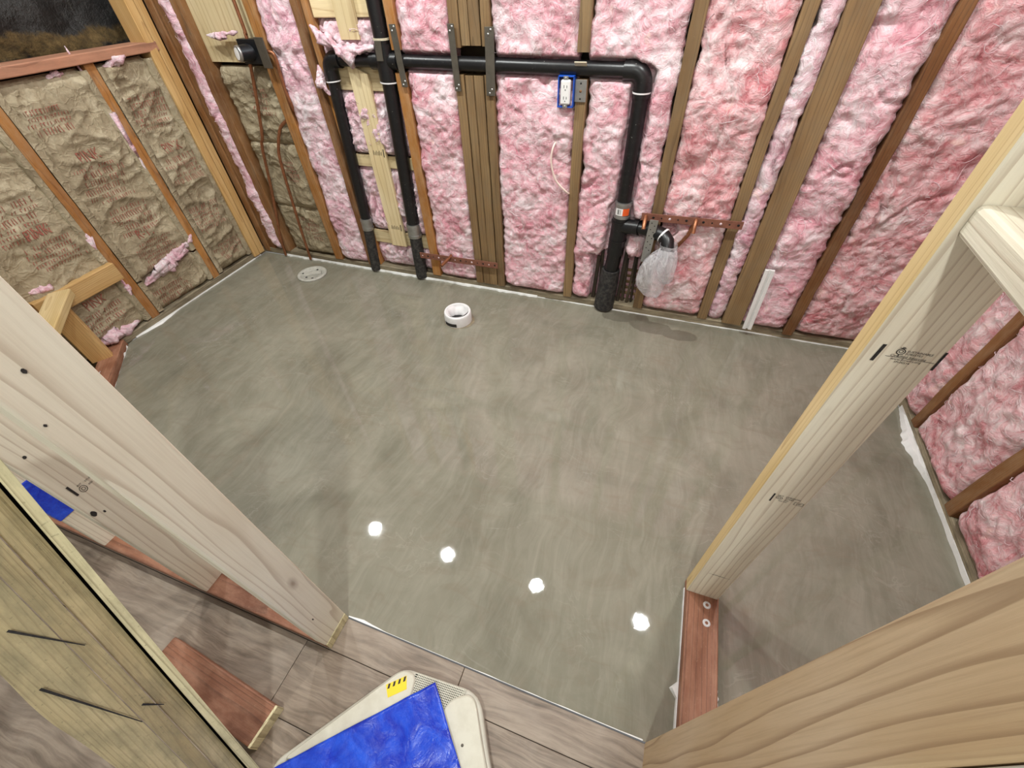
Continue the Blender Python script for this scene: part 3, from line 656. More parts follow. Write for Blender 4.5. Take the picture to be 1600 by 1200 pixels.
bays = [
 ('narrow pale pink batt strip beside the corner post', -2.505, -2.415, 'lilac', 1.0),
 ('pale pink batt between valve stud and left black drop pipe', -1.935, -1.732, 'lilac', 1.0),
 ('bright pink batt between orange stud and the four-board post', -1.22, -0.979, 'pink', 1.0),
 ('pink batt between four-board post and the outlet stud', -0.80, -0.448, 'pink', 1.0),
 ('pink batt behind the sink drain pipe beside the outlet', -0.402, -0.06, 'pink', 1.0),
 ('pink batt behind the clear plastic bag', -0.012, 0.272, 'salmon', 1.0),
 ('thin sliver of pink batt left of the broad weathered stud', 0.318, 0.392, 'lilac', 1.0),
 ('pink batt behind the white plastic channel', 0.482, 0.678, 'pink', 1.0),
 ('large fluffy pink batt in the corner right of dark brown stud', 0.722, 1.13, 'salmon', 1.15),
]
for i, (lab, a, b, m, am) in enumerate(bays):
    z0 = Z38 if i != 4 else Z38
    o, hf_ = batt('insulation_batt', lab, BG, *BW, a, b, z0, 2.40, m, i+1, amp=am, h0=-0.004 if b-a > 0.12 else 0.004, rag=0.015)
    nrm_of[o.name] = (0, -1, 0); wisps(o, hf_, a, b, z0, 2.4, int(110*(b-a)/0.3), 50+i, 'fib')
# crumpled pieces stuffed behind the plywood strips
for i, (z0, z1, lab) in enumerate(((0.045, 0.19, 'crumpled pink scrap at the foot of the two drop pipes'), (0.27, 0.63, 'crumpled pink batt behind lower half of the long plywood strip'), (0.69, 0.975, 'crumpled pink batt behind upper half of the long plywood strip'), (1.07, 1.24, 'crumpled pink wad above the horizontal pipe by the left elbow'), (1.34, 2.40, 'pink batt above the plywood cleats, at the top edge'))):
    o, hf_ = batt('insulation_batt', lab, 'pink scraps behind the plywood strips', *BW, -1.655, -1.272, z0, z1, 'lilac', 30+i, amp=1.7, h0=-0.032, rag=0.006, back=0.06)
    nrm_of[o.name] = (0, -1, 0); wisps(o, hf_, -1.655, -1.272, z0, z1, int(160*(min(z1, 1.4)-z0)/0.4)+6, 80+i, 'fib')
# right wall
RW = (1.11, 0, 0), (0, 1, 0), (-1, 0, 0)
for i, (lab, a, b) in enumerate((('pink batt in the right wall at the far corner', 1.54, 2.0), ('pink batt between the two dark studs of the right wall', 1.148, 1.495), ('pink batt low on the right wall above the tan doorway stud', 0.746, 1.10), ('pink batt on the right wall hidden nearest the door wall', 0.346, 0.70))):
    o, hf_ = batt('insulation_batt', lab, 'pink batts in the right wall', *RW, a, b, Z38, 2.40, 'salmon', 60+i, amp=0.9, rag=0.012, fine_top=1.2)
    nrm_of[o.name] = (-1, 0, 0); wisps(o, hf_, a, b, Z38, 1.2, 110, 120+i, 'fib')
# kraft faced batts: left wall, and one in the back wall behind the shower valve
LW = (-2.60, 0, 0), (0, 1, 0), (1, 0, 0)
def ink_rows(o, hfun, u, z, wd, seed, su=1.0, word=None, sgn=1):
    rnd = random.Random(seed); mb = MB(); zz = z
    if word:
        vs, fs, tw = text_geo(word, 0.062)
        mb.add([hfun(u+sgn*(x*0.75-wd*0.3), zz+y) for x, y in vs], fs); zz -= 0.022
    for r in range(rnd.choice((4, 5, 6))):
        hh = rnd.choice((0.012, 0.018, 0.024)); n = int(wd/0.012); off = rnd.uniform(-0.02, 0.02)
        for k in range(n):
            if rnd.random() < 0.12: continue
            uu = u+sgn*(off-wd/2+k*0.012); a = 0.003*rnd.uniform(0.7, 1.2)
            if rnd.random() < 0.5:
                mb.add([hfun(uu, zz-hh), hfun(uu+a, zz-hh), hfun(uu+a, zz), hfun(uu, zz)], [(0, 1, 2, 3)])
                if rnd.random() < 0.6: mb.add([hfun(uu, zz), hfun(uu+0.008, zz), hfun(uu+0.008, zz-0.003), hfun(uu, zz-0.003)], [(0, 1, 2, 3)])
            else: mb.add([hfun(uu, zz-hh), hfun(uu+a, zz-hh), hfun(uu+a+0.004, zz), hfun(uu+0.004, zz)], [(0, 1, 2, 3)])
        zz -= hh+0.009
    q = mb.build('red_print', 'redink', o); q['kind'] = 'stuff'; return q
KG = 'kraft faced batts'
kr = []
for i, (lab, a, b, z0, z1, words) in enumerate((
   ('crinkled kraft faced batt beside the pale corner post', 1.612, 1.892, Z38, 1.12, ((1.76, 0.98, None), (1.77, 0.72, 'PINK'), (1.74, 0.44, None), (1.78, 0.2, None))),
   ('tall kraft faced batt with red print between two orange studs', 1.175, 1.565, 0.235, 1.12, ((1.30, 1.02, None), (1.36, 0.80, 'PINK'), (1.37, 0.58, None), (1.38, 0.42, 'R-11'))),
   ('short folded kraft piece under the torn pink fluff', 1.175, 1.565, Z38, 0.245, ((1.33, 0.15, None),)),
   ('kraft faced batt printed PINK above the pale block', 0.75, 1.128, 0.335, 1.12, ((0.93, 0.95, None), (0.95, 0.75, None), (0.98, 0.60, 'PINK'))),
   ('small kraft batt below the pale block by the floor corner', 0.75, 1.128, Z38, 0.335, ((0.97, 0.24, 'PINK'),)),
   ('kraft faced batt mostly hidden behind the doorway stud', 0.30, 0.70, Z38, 1.12, ()))):
    o, hf_ = batt('kraft_batt', lab, KG, *LW, a, b, z0, z1, 'kraft', 200+i, 'kraft', h0=-0.012 if i else -0.016, amp=1.0 if i else 1.25, rag=0.003, step=0.0085)
    for j, (u, z, wd) in enumerate(words): ink_rows(o, hf_, u, z, 0.20, 300+i*9+j, word=wd)
    # stapled paper flanges along both studs
    for ue, dr in ((a, 1), (b, -1)):
        mb = MB(); n = 40; vs = []
        for k in range(n+1):
            z = z0+0.01+(z1-z0-0.02)*k/n; wv = 0.004*noise.noise((z*9, i*3.1, dr))
            vs += [(-2.60+0.002+wv, ue+dr*0.001, z), (-2.60+0.007+wv, ue+dr*(0.030+wv), z), (-2.60-0.03+wv, ue+dr*(0.034+wv), z)]
        mb.add(vs, [(3*k+q, 3*k+q+1, 3*k+q+4, 3*k+q+3) for k in range(n) for q in (0, 1)], True); mb.build('paper_flange', 'kraft', o)
    kr.append(o)
# pink fluff showing where the kraft has torn
def fluff(name, label, group, path, r, mat, seed):
    mb = MB(); pts = [V(p) for p in path]; fine = []
    for i in range(len(pts)-1):
        for k in range(26): fine.append(pts[i].lerp(pts[i+1], k/14))
    fine.append(pts[-1]); n = len(fine); seg = 22; vs = []
    for i, p in enumerate(fine):
        t = (fine[min(i+1, n-1)]-fine[max(i-1, 0)]).normalized(); a = t.cross(V((0.3, 0.2, 1))).normalized(); b = t.cross(a)
        e = math.sin(PI*min(1, max(0.02, i/(n-1))))**0.5
        for k in range(seg):
            d = a*math.cos(2*PI*k/seg)+b*math.sin(2*PI*k/seg); q = p+d*r
            vs.append(p+d*r*e*(0.9+1.1*fbm(q*16+V((seed, 0, 0)), 3)+0.35*fbm(q*45+V((0, seed, 0)), 2)))
    fs = [(i*seg+k, i*seg+(k+1) % seg, (i+1)*seg+(k+1) % seg, (i+1)*seg+k) for i in range(n-1) for k in range(seg)]
    mb.add(vs, fs, True); o = mb.build(name, mat); return tag(o, label, 'insulation', group)
FG = 'torn pink fluff on the left wall'
fluff('insulation_tuft', 'torn pink fluff between upper and lower kraft pieces', FG, [(-2.615, 1.20, 0.20), (-2.60, 1.30, 0.235), (-2.605, 1.42, 0.25), (-2.615, 1.55, 0.31)], 0.030, 'lilac', 3)
fluff('insulation_tuft', 'pink fluff strip at the foot of the small kraft batt', FG, [(-2.62, 0.78, 0.06), (-2.61, 0.88, 0.075), (-2.615, 0.99, 0.07)], 0.028, 'lilac', 5)
fluff('insulation_tuft', 'pink fluff under the ledge beside the corner post', FG, [(-2.62, 1.63, 1.10), (-2.60, 1.70, 1.118), (-2.62, 1.74, 1.12)], 0.016, 'lilac', 8)
fluff('insulation_tuft', 'small pink fluff under the ledge left of the orange stud', FG, [(-2.62, 1.40, 1.10), (-2.61, 1.43, 1.11), (-2.62, 1.46, 1.11)], 0.016, 'lilac', 9)
fluff('insulation_tuft', 'pink fluff along the stud above the pale block', FG, [(-2.615, 1.115, 0.36), (-2.605, 1.118, 0.45), (-2.615, 1.122, 0.53)], 0.013, 'lilac', 11)
fluff('insulation_tuft', 'pink fluff at the left end of the pale block', FG, [(-2.61, 0.76, 0.43), (-2.60, 0.82, 0.42), (-2.615, 0.90, 0.415)], 0.018, 'lilac', 12)
fluff('insulation_tuft', 'long thin pink fluff edging the orange stud mid wall', FG, [(-2.618, 1.552, 0.50), (-2.604, 1.555, 0.75), (-2.618, 1.555, 1.0)], 0.010, 'lilac', 14)
fluff('insulation_tuft', 'pink fluff beside the stud next to the small kraft batt', FG, [(-2.615, 1.11, 0.10), (-2.603, 1.116, 0.19), (-2.612, 1.12, 0.29)], 0.015, 'lilac', 15)
# back wall kraft, three overlapping folds
for i, (z0, z1, lab) in enumerate(((Z38, 0.36, 'lowest kraft fold behind the copper pipes'), (0.34, 0.72, 'middle kraft fold behind the copper pipes'), (0.70, 1.06, 'upper kraft fold just under the shower valve'))):
    o, hf_ = batt('kraft_batt', lab, 'kraft folds behind the copper pipes', *BW, -2.365, -1.995, z0, z1, 'kraft', 240+i, 'kraft', h0=-0.028, amp=0.9, rag=0.003, step=0.0085, back=0.06)
    ink_rows(o, hf_, -2.12, (z0+z1)/2+0.09, 0.11, 400+i)
fluff('insulation_tuft', 'pink fluff tuft lying on the valve backing board', FG, [(-2.29, 2.0, 1.185), (-2.22, 1.995, 1.18), (-2.15, 2.0, 1.19)], 0.014, 'lilac', 21)
fluff('insulation_tuft', 'pink fluff hanging over the horizontal pipe by the elbow', FG, [(-1.655, 1.99, 1.22), (-1.60, 1.985, 1.18), (-1.52, 1.985, 1.135), (-1.42, 1.99, 1.14)], 0.026, 'lilac', 22)
fluff('insulation_tuft', 'pink wad left of the elbow below the horizontal pipe', FG, [(-1.668, 1.985, 1.08), (-1.672, 1.98, 1.03), (-1.66, 1.985, 0.99)], 0.018, 'lilac', 23)

# dark sheet in the opening above the ledge
n1, n2 = 70, 46; vs = []
for j in range(n2+1):
    for i in range(n1+1):
        yy = 0.2+i/n1*2.2; zz = 1.10+j/n2*0.85; q = V((yy*5, zz*5, 2.0))
        vs.append((-2.86-0.5*max(0, zz-1.35)+0.04*fbm(q, 4)+0.03*max(0, noise.noise(q*0.6)), yy, zz))
o = finish('plastic_sheet', vs, [(j*(n1+1)+i, j*(n1+1)+i+1, (j+1)*(n1+1)+i+1, (j+1)*(n1+1)+i) for j in range(n2) for i in range(n1)], 'sheet', smooth=True)
tag(o, 'black plastic sheeting with a brown band in the opening above the ledge', 'plastic sheet')

# ================================================================== PLUMBING
YP = 2.012
dp = thing('drain_pipe', (-0.9, YP, 0.03), 'black plastic drain and vent piping run across the back wall', 'pipe')
def arc(c, r, a0, a1, n=9): return [(c[0]+r*math.cos(a0+(a1-a0)*k/n), c[1], c[2]+r*math.sin(a0+(a1-a0)*k/n)) for k in range(n+1)]
ZL, ZR = 1.098, 1.080
mb = MB(); mb.tube([(-1.57, YP, ZL), (-1.36, YP, ZL-0.002)], 0.0265); mb.build('pipe', 'abs', dp)
mb = MB(); mb.tube([(-1.27, YP, ZL-0.003), (-0.24, YP, ZR)], 0.0265, 20); mb.build('pipe', 'abs', dp)
mb = MB(); mb.tube([(-1.555, YP, ZL)]+arc((-1.58, YP, ZL-0.045), 0.045, PI/2, PI)+[(-1.626, YP, ZL-0.085)], 0.034, 20); mb.build('elbow', 'abs', dp)
mb = MB(); mb.tube([(-1.626, YP, 1.045), (-1.672, YP, 0.31)], 0.0285, 20); mb.build('pipe', 'abs', dp)
mb = MB(); mb.tube([(-1.626, YP, 1.017), (-1.6258, YP, 1.012)], 0.0345, 20); mb.build('solvent_ring', 'white_rag', dp)
mb = MB(); mb.tube([(-1.670, YP, 0.345), (-1.674, YP, 0.275)], 0.033, 20); mb.build('coupling', 'steel', dp)
for zz in (0.332, 0.288): mb = MB(); mb.tube([(-1.671, YP, zz+0.005), (-1.6715, YP, zz-0.005)], 0.0345, 20); mb.build('clamp_band', 'steel', dp)
mb = MB(); mb.tube([(-1.673, YP, 0.30), (-1.690, YP-0.012, 0.012)], [0.0295, 0.0305], 20); mb.build('pipe', 'iron', dp)
# stack 2 with cross
mb = MB(); mb.tube([(-1.309, YP, 2.42), (-1.315, YP, 1.13)], 0.034, 20); mb.build('pipe', 'abs', dp)
mb = MB(); mb.tube([(-1.314, YP, 1.155), (-1.318, YP, 1.02)], 0.0415, 20); mb.tube([(-1.385, YP, ZL-0.002), (-1.25, YP, ZL-0.003)], 0.034, 20); mb.build('cross_fitting', 'abs', dp)
mb = MB(); mb.tube([(-1.3178, YP, 1.021), (-1.318, YP, 1.016)], 0.0425, 20); mb.build('solvent_ring', 'white_rag', dp)
mb = MB(); mb.tube([(-1.318, YP, 1.03), (-1.352, YP, 0.31)], 0.0345, 20); mb.build('pipe', 'abs', dp)
mb = MB(); mb.tube([(-1.350, YP, 0.35), (-1.354, YP, 0.27)], 0.039, 20); mb.build('coupling', 'steel', dp)
for zz in (0.336, 0.283): mb = MB(); mb.tube([(-1.351, YP, zz+0.005), (-1.3515, YP, zz-0.005)], 0.0405, 20); mb.build('clamp_band', 'steel', dp)
mb = MB(); mb.tube([(-1.353, YP, 0.30), (-1.357, YP-0.008, 0.012)], [0.035, 0.036], 20); mb.build('pipe', 'iron', dp)
mb = MB(); mb.obox((-1.312, YP-0.044, 1.135), (1, 0, 0), (0, 1, 0), (0.08, 0, 1), (0.016, 0.0025, 0.035), 0.001); mb.build('tape_patch', 'oldsteel', dp)
mb = MB(); mb.tube([(-1.3146, YP, 1.176), (-1.3147, YP, 1.168)], 0.037, 20); mb.build('tape_ring', 'tape', dp)
# right elbow and sink drop
mb = MB(); mb.tube([(-0.265, YP, ZR+0.0005)]+[(p[0], p[1], p[2]) for p in arc((-0.232, YP, ZR-0.045), 0.045, PI/2, 0)]+[(-0.188, YP, ZR-0.085)], 0.0345, 20); mb.build('elbow', 'abs', dp)
mb = MB(); mb.tube([(-0.1885, YP, ZR-0.066), (-0.1885, YP, ZR-0.071)], 0.0355, 20); mb.build('solvent_ring', 'white_rag', dp)
mb = MB(); mb.tube([(-0.188, YP, 1.03), (-0.192, YP, 0.56)], 0.031, 20); mb.build('pipe', 'abs', dp)
mb = MB(); mb.tube([(-0.191, YP, 0.592), (-0.193, YP, 0.515)], 0.0385, 24); cpl = mb.build('coupling', 'steel', dp)
for zz in (0.582, 0.525): mb = MB(); mb.tube([(-0.191, YP, zz+0.005), (-0.1912, YP, zz-0.005)], 0.040, 24); mb.build('clamp_band', 'steel', cpl)
def label_patch(name, mat, a0, a1, z0, z1, r, cx):
    mb = MB(); n = 10; vs = []
    for k in range(n+1):
        a = a0+(a1-a0)*k/n
        vs += [(cx+r*math.sin(a), YP-r*math.cos(a), z0), (cx+r*math.sin(a), YP-r*math.cos(a), z1)]
    mb.add(vs, [(2*k, 2*k+2, 2*k+3, 2*k+1) for k in range(n)], True); return mb.build(name, mat, cpl)
label_patch('white_label', 'white_pl', -0.75, 0.15, 0.538, 0.57, 0.0394, -0.192); label_patch('orange_label', 'orange_lbl', 0.15, 0.95, 0.538, 0.57, 0.0394, -0.192)
label_patch('barcode', 'ink', -0.5, -0.44, 0.543, 0.566, 0.0398, -0.192); label_patch('barcode', 'ink', -0.38, -0.28, 0.543, 0.566, 0.0398, -0.192); label_patch('barcode', 'ink', -0.15, -0.1, 0.543, 0.566, 0.0398, -0.192)
mb = MB(); mb.tube([(-0.193, YP, 0.52), (-0.197, YP, 0.33)], 0.040, 24); mb.tube([(-0.197, YP, 0.475), (-0.10, YP-0.03, 0.487)], 0.034, 20); mb.build('sink_tee', 'abs', dp)
for zz in (0.498, 0.405): mb = MB(); mb.tube([(-0.194, YP, zz+0.004), (-0.1942, YP, zz-0.004)], 0.0425, 24); mb.build('fitting_ring', 'abs', dp)
mb = MB(); mb.tube([(-0.197, YP, 0.34), (-0.208, YP, 0.20)], 0.036, 20); mb.build('pipe', 'abs', dp)
mb = MB(); pts = [(-0.206, YP, 0.24), (-0.209, YP, 0.18), (-0.216, YP-0.005, 0.012)]; mb.tube(pts, [0.046, 0.05, 0.054], 24); mb.build('iron_hub', 'iron', dp)
mb = MB(); mb.tube([(-0.13, YP-0.02, 0.484), (-0.04, YP-0.045, 0.488), (0.0, YP-0.06, 0.487)], 0.0275, 20); mb.build('trap_arm', 'abs', dp)
for xx, yo in ((-0.118, -0.022), (-0.03, -0.048)): mb = MB(); mb.tube([(xx-0.012, YP+yo+0.003, 0.485), (xx+0.012, YP+yo-0.004, 0.487)], 0.033, 20); mb.build('fitting_ring', 'abs', dp)
mb = MB(); mb.tube([(-0.02, YP-0.055, 0.487), (0.012, YP-0.068, 0.484), (0.034, YP-0.09, 0.468), (0.042, YP-0.115, 0.438), (0.044, YP-0.125, 0.405)], 0.032, 20); mb.build('trap_elbow', 'abs', dp)
mb = MB(); mb.tube([(0.010, YP-0.066, 0.485), (0.017, YP-0.070, 0.482)], 0.0338, 20); mb.build('solvent_ring', 'white_rag', dp)
mb = MB(); mb.obox((-0.43, YP-0.0255, ZR+0.018), (1, 0, 0), (0, 0.72, 0.7), (0, -0.7, 0.72), (0.024, 0.002, 0.014), 0.001); mb.build('tape_patch', 'tape', dp)

# bag tied over the trap
bag = thing('plastic_bag', (0.03, 1.93, 0.17), 'crumpled clear plastic bag tied over the open sink drain', 'bag')
def bag_mesh(rings, seed, name):
    mb = MB(); seg = 40; vs = []; n = len(rings)
    for i, (cx, cy, cz, rx, ry) in enumerate(rings):
        for k in range(seg):
            a = 2*PI*k/seg; f = 1+0.16*noise.noise((math.cos(a)*2.2+seed, math.sin(a)*2.2, cz*14))+0.10*math.sin(a*7+cz*20+seed)*(1 if i < n*0.45 else 0.35)
            vs.append((cx+rx*f*math.cos(a), cy+ry*f*math.sin(a), cz+0.006*noise.noise((a*3, cz*40, seed))))
    fs = [(i*seg+k, i*seg+(k+1) % seg, (i+1)*seg+(k+1) % seg, (i+1)*seg+k) for i in range(n-1) for k in range(seg)]
    fs.append([(n-1)*seg+k for k in range(seg)])
    mb.add(vs, fs, True); return mb.build(name, 'bag', bag)
bag_mesh([(0.046, 1.895, 0.47, 0.040, 0.036), (0.046, 1.893, 0.45, 0.037, 0.034), (0.044, 1.892, 0.435, 0.038, 0.036), (0.030, 1.89, 0.41, 0.050, 0.040), (0.016, 1.89, 0.37, 0.062, 0.042), (0.008, 1.89, 0.33, 0.072, 0.042), (0.004, 1.89, 0.29, 0.074, 0.038), (0.004, 1.893, 0.25, 0.068, 0.032), (0.008, 1.9, 0.22, 0.056, 0.024), (0.016, 1.905, 0.195, 0.040, 0.016), (0.022, 1.91, 0.178, 0.022, 0.008)], 1.3, 'bag_film')
bag_mesh([(0.045, 1.872, 0.455, 0.034, 0.02), (0.048, 1.868, 0.42, 0.042, 0.024), (0.054, 1.866, 0.38, 0.044, 0.024), (0.060, 1.868, 0.34, 0.040, 0.020), (0.066, 1.872, 0.305, 0.030, 0.014), (0.068, 1.876, 0.285, 0.016, 0.008)], 4.1, 'bag_flap')
# nail plate
npz = thing('nail_plate', (-0.045, 1.975, 0.33), 'perforated galvanised plate hanging beside the plastic bag', 'metal plate')
ax = V((0.032, -0.035, 1)).normalized(); mb = MB(); cc = V((-0.043, 1.93, 0.452))
mb.obox(cc, (1, 0, 0), ax.cross(V((1, 0, 0))), ax, (0.0185, 0.001, 0.105), 0.0006); mb.build('plate', 'steel', npz)
for k in range(5):
    for sx_ in (-0.007, 0.007):
        p = cc+ax*(0.09-k*0.03-(0.012 if sx_ > 0 else 0))+V((sx_, -0.0014, 0)); mb = MB(); mb.lathe(p, (0, -1, 0), [(0.0, 0.0003), (0.0022, 0.0003), (0.0026, 0.0)], 10); mb.build('hole', 'black', npz)
# copper straps with stub-outs
def strap(name, label, p0, p1, y, hh, stubs, nholes):
    t = thing(name, ((p0[0]+p1[0])/2, y, min(p0[1], p1[1])-0.03), label, 'copper strap', 'copper stub-out straps')
    d = V((p1[0]-p0[0], 0, p1[1]-p0[1])); L = d.length; d.normalize(); mb = MB(); c = V(((p0[0]+p1[0])/2, y, (p0[1]+p1[1])/2)); u_ = V((0, 1, 0)).cross(d)
    mb.obox(c, d, (0, 1, 0), u_, (L/2, 0.0015, hh/2), 0.0008); mb.build('strap', 'copper_strap', t)
    for k in range(nholes):
        q = V((p0[0], y-0.0018, p0[1]))+d*(L*(k+0.5)/nholes); mb = MB(); mb.lathe(q, (0, -1, 0), [(0.0, 0.0003), (0.005 if k % 2 else 0.0032, 0.0003), (0.0055 if k % 2 else 0.0036, 0.0)], 12); mb.build('hole', 'black' if k % 3 else 'fib', t)
    for path in stubs: mb = MB(); mb.tube(path, 0.0088, 14); mb.build('stub_pipe', 'copper', t)
strap('copper_strap', 'copper strap with two stub pipes above the plastic bag', (-0.10, 0.546), (0.326, 0.553), 1.974, 0.034, [[(-0.082, 2.0, 0.553), (-0.081, 1.95, 0.545), (-0.079, 1.925, 0.51)], [(0.135, 2.01, 0.558), (0.134, 1.955, 0.553), (0.134, 1.94, 0.51)], [(0.132, 1.99, 0.55), (0.118, 1.985, 0.48), (0.075, 1.99, 0.40), (0.03, 2.02, 0.36)]], 12)
strap('copper_strap', 'copper strap with one stub pipe low across the four-board post', (-1.325, 0.172), (-0.83, 0.178), 1.980, 0.036, [[(-1.126, 2.01, 0.19), (-1.128, 1.97, 0.184), (-1.145, 1.90, 0.172)]], 14)
# metal tie plates bridging the pipe notches
for (lab, xa, za, xb, zb, wd) in (('dull metal tie plate on the orange stud right of the stack', -1.235, 1.222, -1.225, 1.005, 0.030), ('dull metal tie plate on the left side of the four-board post', -0.968, 1.222, -0.963, 0.997, 0.029), ('dull metal tie plate on the right side of the four-board post', -0.802, 1.212, -0.811, 0.985, 0.040)):
    t = thing('tie_plate', (xb, 1.986, zb), lab, 'metal plate', 'tie plates bridging the pipe notches'); ax = V((xa-xb, 0, za-zb)); L = ax.length; ax.normalize()
    c = V(((xa+xb)/2, 1.986, (za+zb)/2)); mb = MB(); mb.obox(c, (1, 0, 0), ax.cross(V((1, 0, 0))), ax, (wd/2, 0.0018, L/2), 0.001); mb.build('plate', 'oldsteel', t)
    for s_ in (0.46, 0.40, -0.40, -0.46):
        q = c+ax*(L*s_)+V((0.006 if s_ in (0.46, -0.40) else -0.005, -0.002, 0)); mb = MB(); mb.lathe(q, (0, -1, 0), [(0, 0.0022), (0.003, 0.0018), (0.0045, 0)], 10); mb.build('nail_head', 'steel', t)
# plywood strips
t = lumber('plywood_strip', None, (-1.478, 2.018, 0.195), 0.87, 0.100, 0.018, 'ply', zdir=(0.0, 0, 1), xdir=(1, 0, 0), seed=4, ch=0.001, cut=-0.02)
tag(t, 'long pale plywood strip between the two black drop pipes', 'board')
t2 = lumber('plywood_strip', None, (-1.474, 2.018, 1.168), 0.60, 0.098, 0.018, 'ply', zdir=(0.0, 0, 1), xdir=(1, 0, 0), seed=6, ch=0.001)
tag(t2, 'short pale plywood strip above the horizontal pipe', 'board')
pm = MB()
for zc in (0.70, 0.30):
    for k in range(6): pm.add([(-1.5+k*0.009, 2.0082, zc), (-1.497+k*0.009, 2.0082, zc), (-1.495+k*0.009, 2.0082, zc+0.022-(k % 2)*0.006), (-1.498+k*0.009, 2.0082, zc+0.022-(k % 2)*0.006)], [(0, 1, 2, 3)])
    pm.add([(-1.441, 2.0082, zc-0.008), (-1.436, 2.0082, zc-0.008), (-1.434, 2.0082, zc+0.03), (-1.439, 2.0082, zc+0.03)], [(0, 1, 2, 3)])
q = pm.build('ink_stamp', 'ink', t); q['kind'] = 'stuff'

# shower valve and supply pipes
sv = thing('shower_valve', (-2.04, 2.0, 0.03), 'shower mixing valve with round dial and copper supply pipes', 'valve')
mb = MB(); mb.box((-2.365, 2.03, 1.075), (-1.997, 2.048, 1.36), 0.001); mb.build('backing_board', 'ply', sv)
mb = MB(); mb.box((-2.105, 1.985, 1.075), (-1.975, 2.028, 1.172), 0.004); mb.build('valve_box', 'blacksteel', sv)
mb = MB(); mb.tube([(-2.045, 2.0, 1.122), (-2.07, 1.945, 1.122)], [0.036, 0.032], 20); mb.build('valve_body', 'blacksteel', sv)
mb = MB(); mb.lathe((-2.071, 1.943, 1.122), V((-0.35, -0.9, 0.1)), [(0.030, -0.006), (0.033, 0.0), (0.031, 0.008), (0.026, 0.009), (0.0, 0.010)], 28); dial = mb.build('dial', 'steel', sv)
mb = MB(); mb.lathe((-2.0745, 1.9335, 1.123), V((-0.35, -0.9, 0.1)), [(0.024, 0.0), (0.0, 0.0012)], 24); mb.build('dial_face', 'white_pl', dial)
mb = MB(); mb.obox((-1.945, 1.965, 1.123), (0.985, -0.17, 0), (0.17, 0.985, 0), (0, 0, 1), (0.030, 0.003, 0.058), 0.001); mb.build('side_bracket', 'oldsteel', sv)
def cu(path, r=0.008):
    pts = [V(p) for p in path]; out = []
    for i in range(len(pts)-1):
        p0 = pts[max(i-1, 0)]; p1 = pts[i]; p2 = pts[i+1]; p3 = pts[min(i+2, len(pts)-1)]
        for k in range(6):
            t_ = k/6; out.append(0.5*((2*p1)+(-p0+p2)*t_+(2*p0-5*p1+4*p2-p3)*t_*t_+(-p0+3*p1-3*p2+p3)*t_**3))
    out.append(pts[-1]); mb = MB(); mb.tube(out, r, 12); return mb
cu([(-2.04, 2.0, 2.42), (-2.041, 2.0, 1.31), (-2.044, 1.998, 1.196), (-2.05, 2.0, 1.15)]).build('supply_pipe', 'copper', sv)
cu([(-2.085, 2.0, 1.08), (-2.091, 2.0, 1.062), (-2.14, 2.0, 0.912), (-2.20, 2.0, 0.75), (-2.235, 2.0, 0.69), (-2.305, 2.0, 0.44), (-2.37, 1.995, 0.22), (-2.395, 1.99, 0.12), (-2.41, 1.985, 0.01)]).build('supply_pipe', 'copper', sv)
cu([(-1.96, 1.975, 1.128), (-1.912, 1.972, 1.127), (-1.893, 1.975, 1.105), (-1.905, 1.978, 0.99), (-1.905, 1.985, 0.91), (-1.93, 2.02, 0.87)]).build('supply_pipe', 'copper', sv)
cu([(-2.01, 2.02, 0.83), (-2.06, 2.005, 0.79), (-2.115, 1.995, 0.69), (-2.135, 1.99, 0.60), (-2.16, 1.99, 0.42), (-2.18, 1.985, 0.22), (-2.20, 1.985, 0.01)]).build('supply_pipe', 'copper', sv)

# outlet
ou = thing('wall_outlet', (-0.475, 2.0, 0.955), 'blue outlet box with white double socket under the black pipe', 'outlet')
mb = MB(); x0, x1, z0, z1, yf, yb = -0.515, -0.449, 0.957, 1.064, 1.972, 2.03; wl_ = 0.004
for a, b in (((x0, yf, z0), (x0+wl_, yb, z1)), ((x1-wl_, yf, z0), (x1, yb, z1)), ((x0, yf, z0), (x1, yb, z0+wl_)), ((x0, yf, z1-wl_), (x1, yb, z1))): mb.box(a, b, 0.001)
mb.box((x0, yb-0.004, z0), (x1, yb, z1)); mb.build('box', 'blue_box', ou)
mb = MB(); mb.box((-0.502, 1.966, 0.968), (-0.462, 1.985, 1.052), 0.006); soc = mb.build('receptacle', 'white_pl', ou)
for zc in (1.030, 0.992):
    for (dx, hh) in ((-0.006, 0.005), (0.006, 0.004)): mb = MB(); mb.box((-0.482+dx-0.0009, 1.9652, zc-hh), (-0.482+dx+0.0009, 1.9662, zc+hh)); mb.build('slot', 'black', soc)
    mb = MB(); mb.lathe((-0.482, 1.9658, zc-0.011), (0, -1, 0), [(0, 0.0005), (0.002, 0.0005), (0.002, 0)], 10); mb.build('slot', 'black', soc)
for zc in (1.058, 0.963):
    mb = MB(); mb.box((-0.492, 1.969, zc-0.006), (-0.472, 1.972, zc+0.006), 0.001); mb.build('yoke_tab', 'steel', ou)
    mb = MB(); mb.lathe((-0.482, 1.969, zc), (0, -1, 0), [(0, 0.003), (0.003, 0.002), (0.0035, 0)], 10); mb.build('screw', 'steel', ou)
mb = MB(); mb.box((-0.448, 1.9895, 0.975), (-0.402, 1.9935, 1.05), 0.001); br = mb.build('bracket', 'steel', ou)
for zc, r in ((1.038, 0.0035), (1.012, 0.0055), (0.986, 0.0035)): mb = MB(); mb.lathe((-0.425, 1.9893, zc), (0, -1, 0), [(0, 0.0003), (r, 0.0003), (r, 0)], 12); mb.build('hole', 'brown' if r > 0.004 else 'black', br)
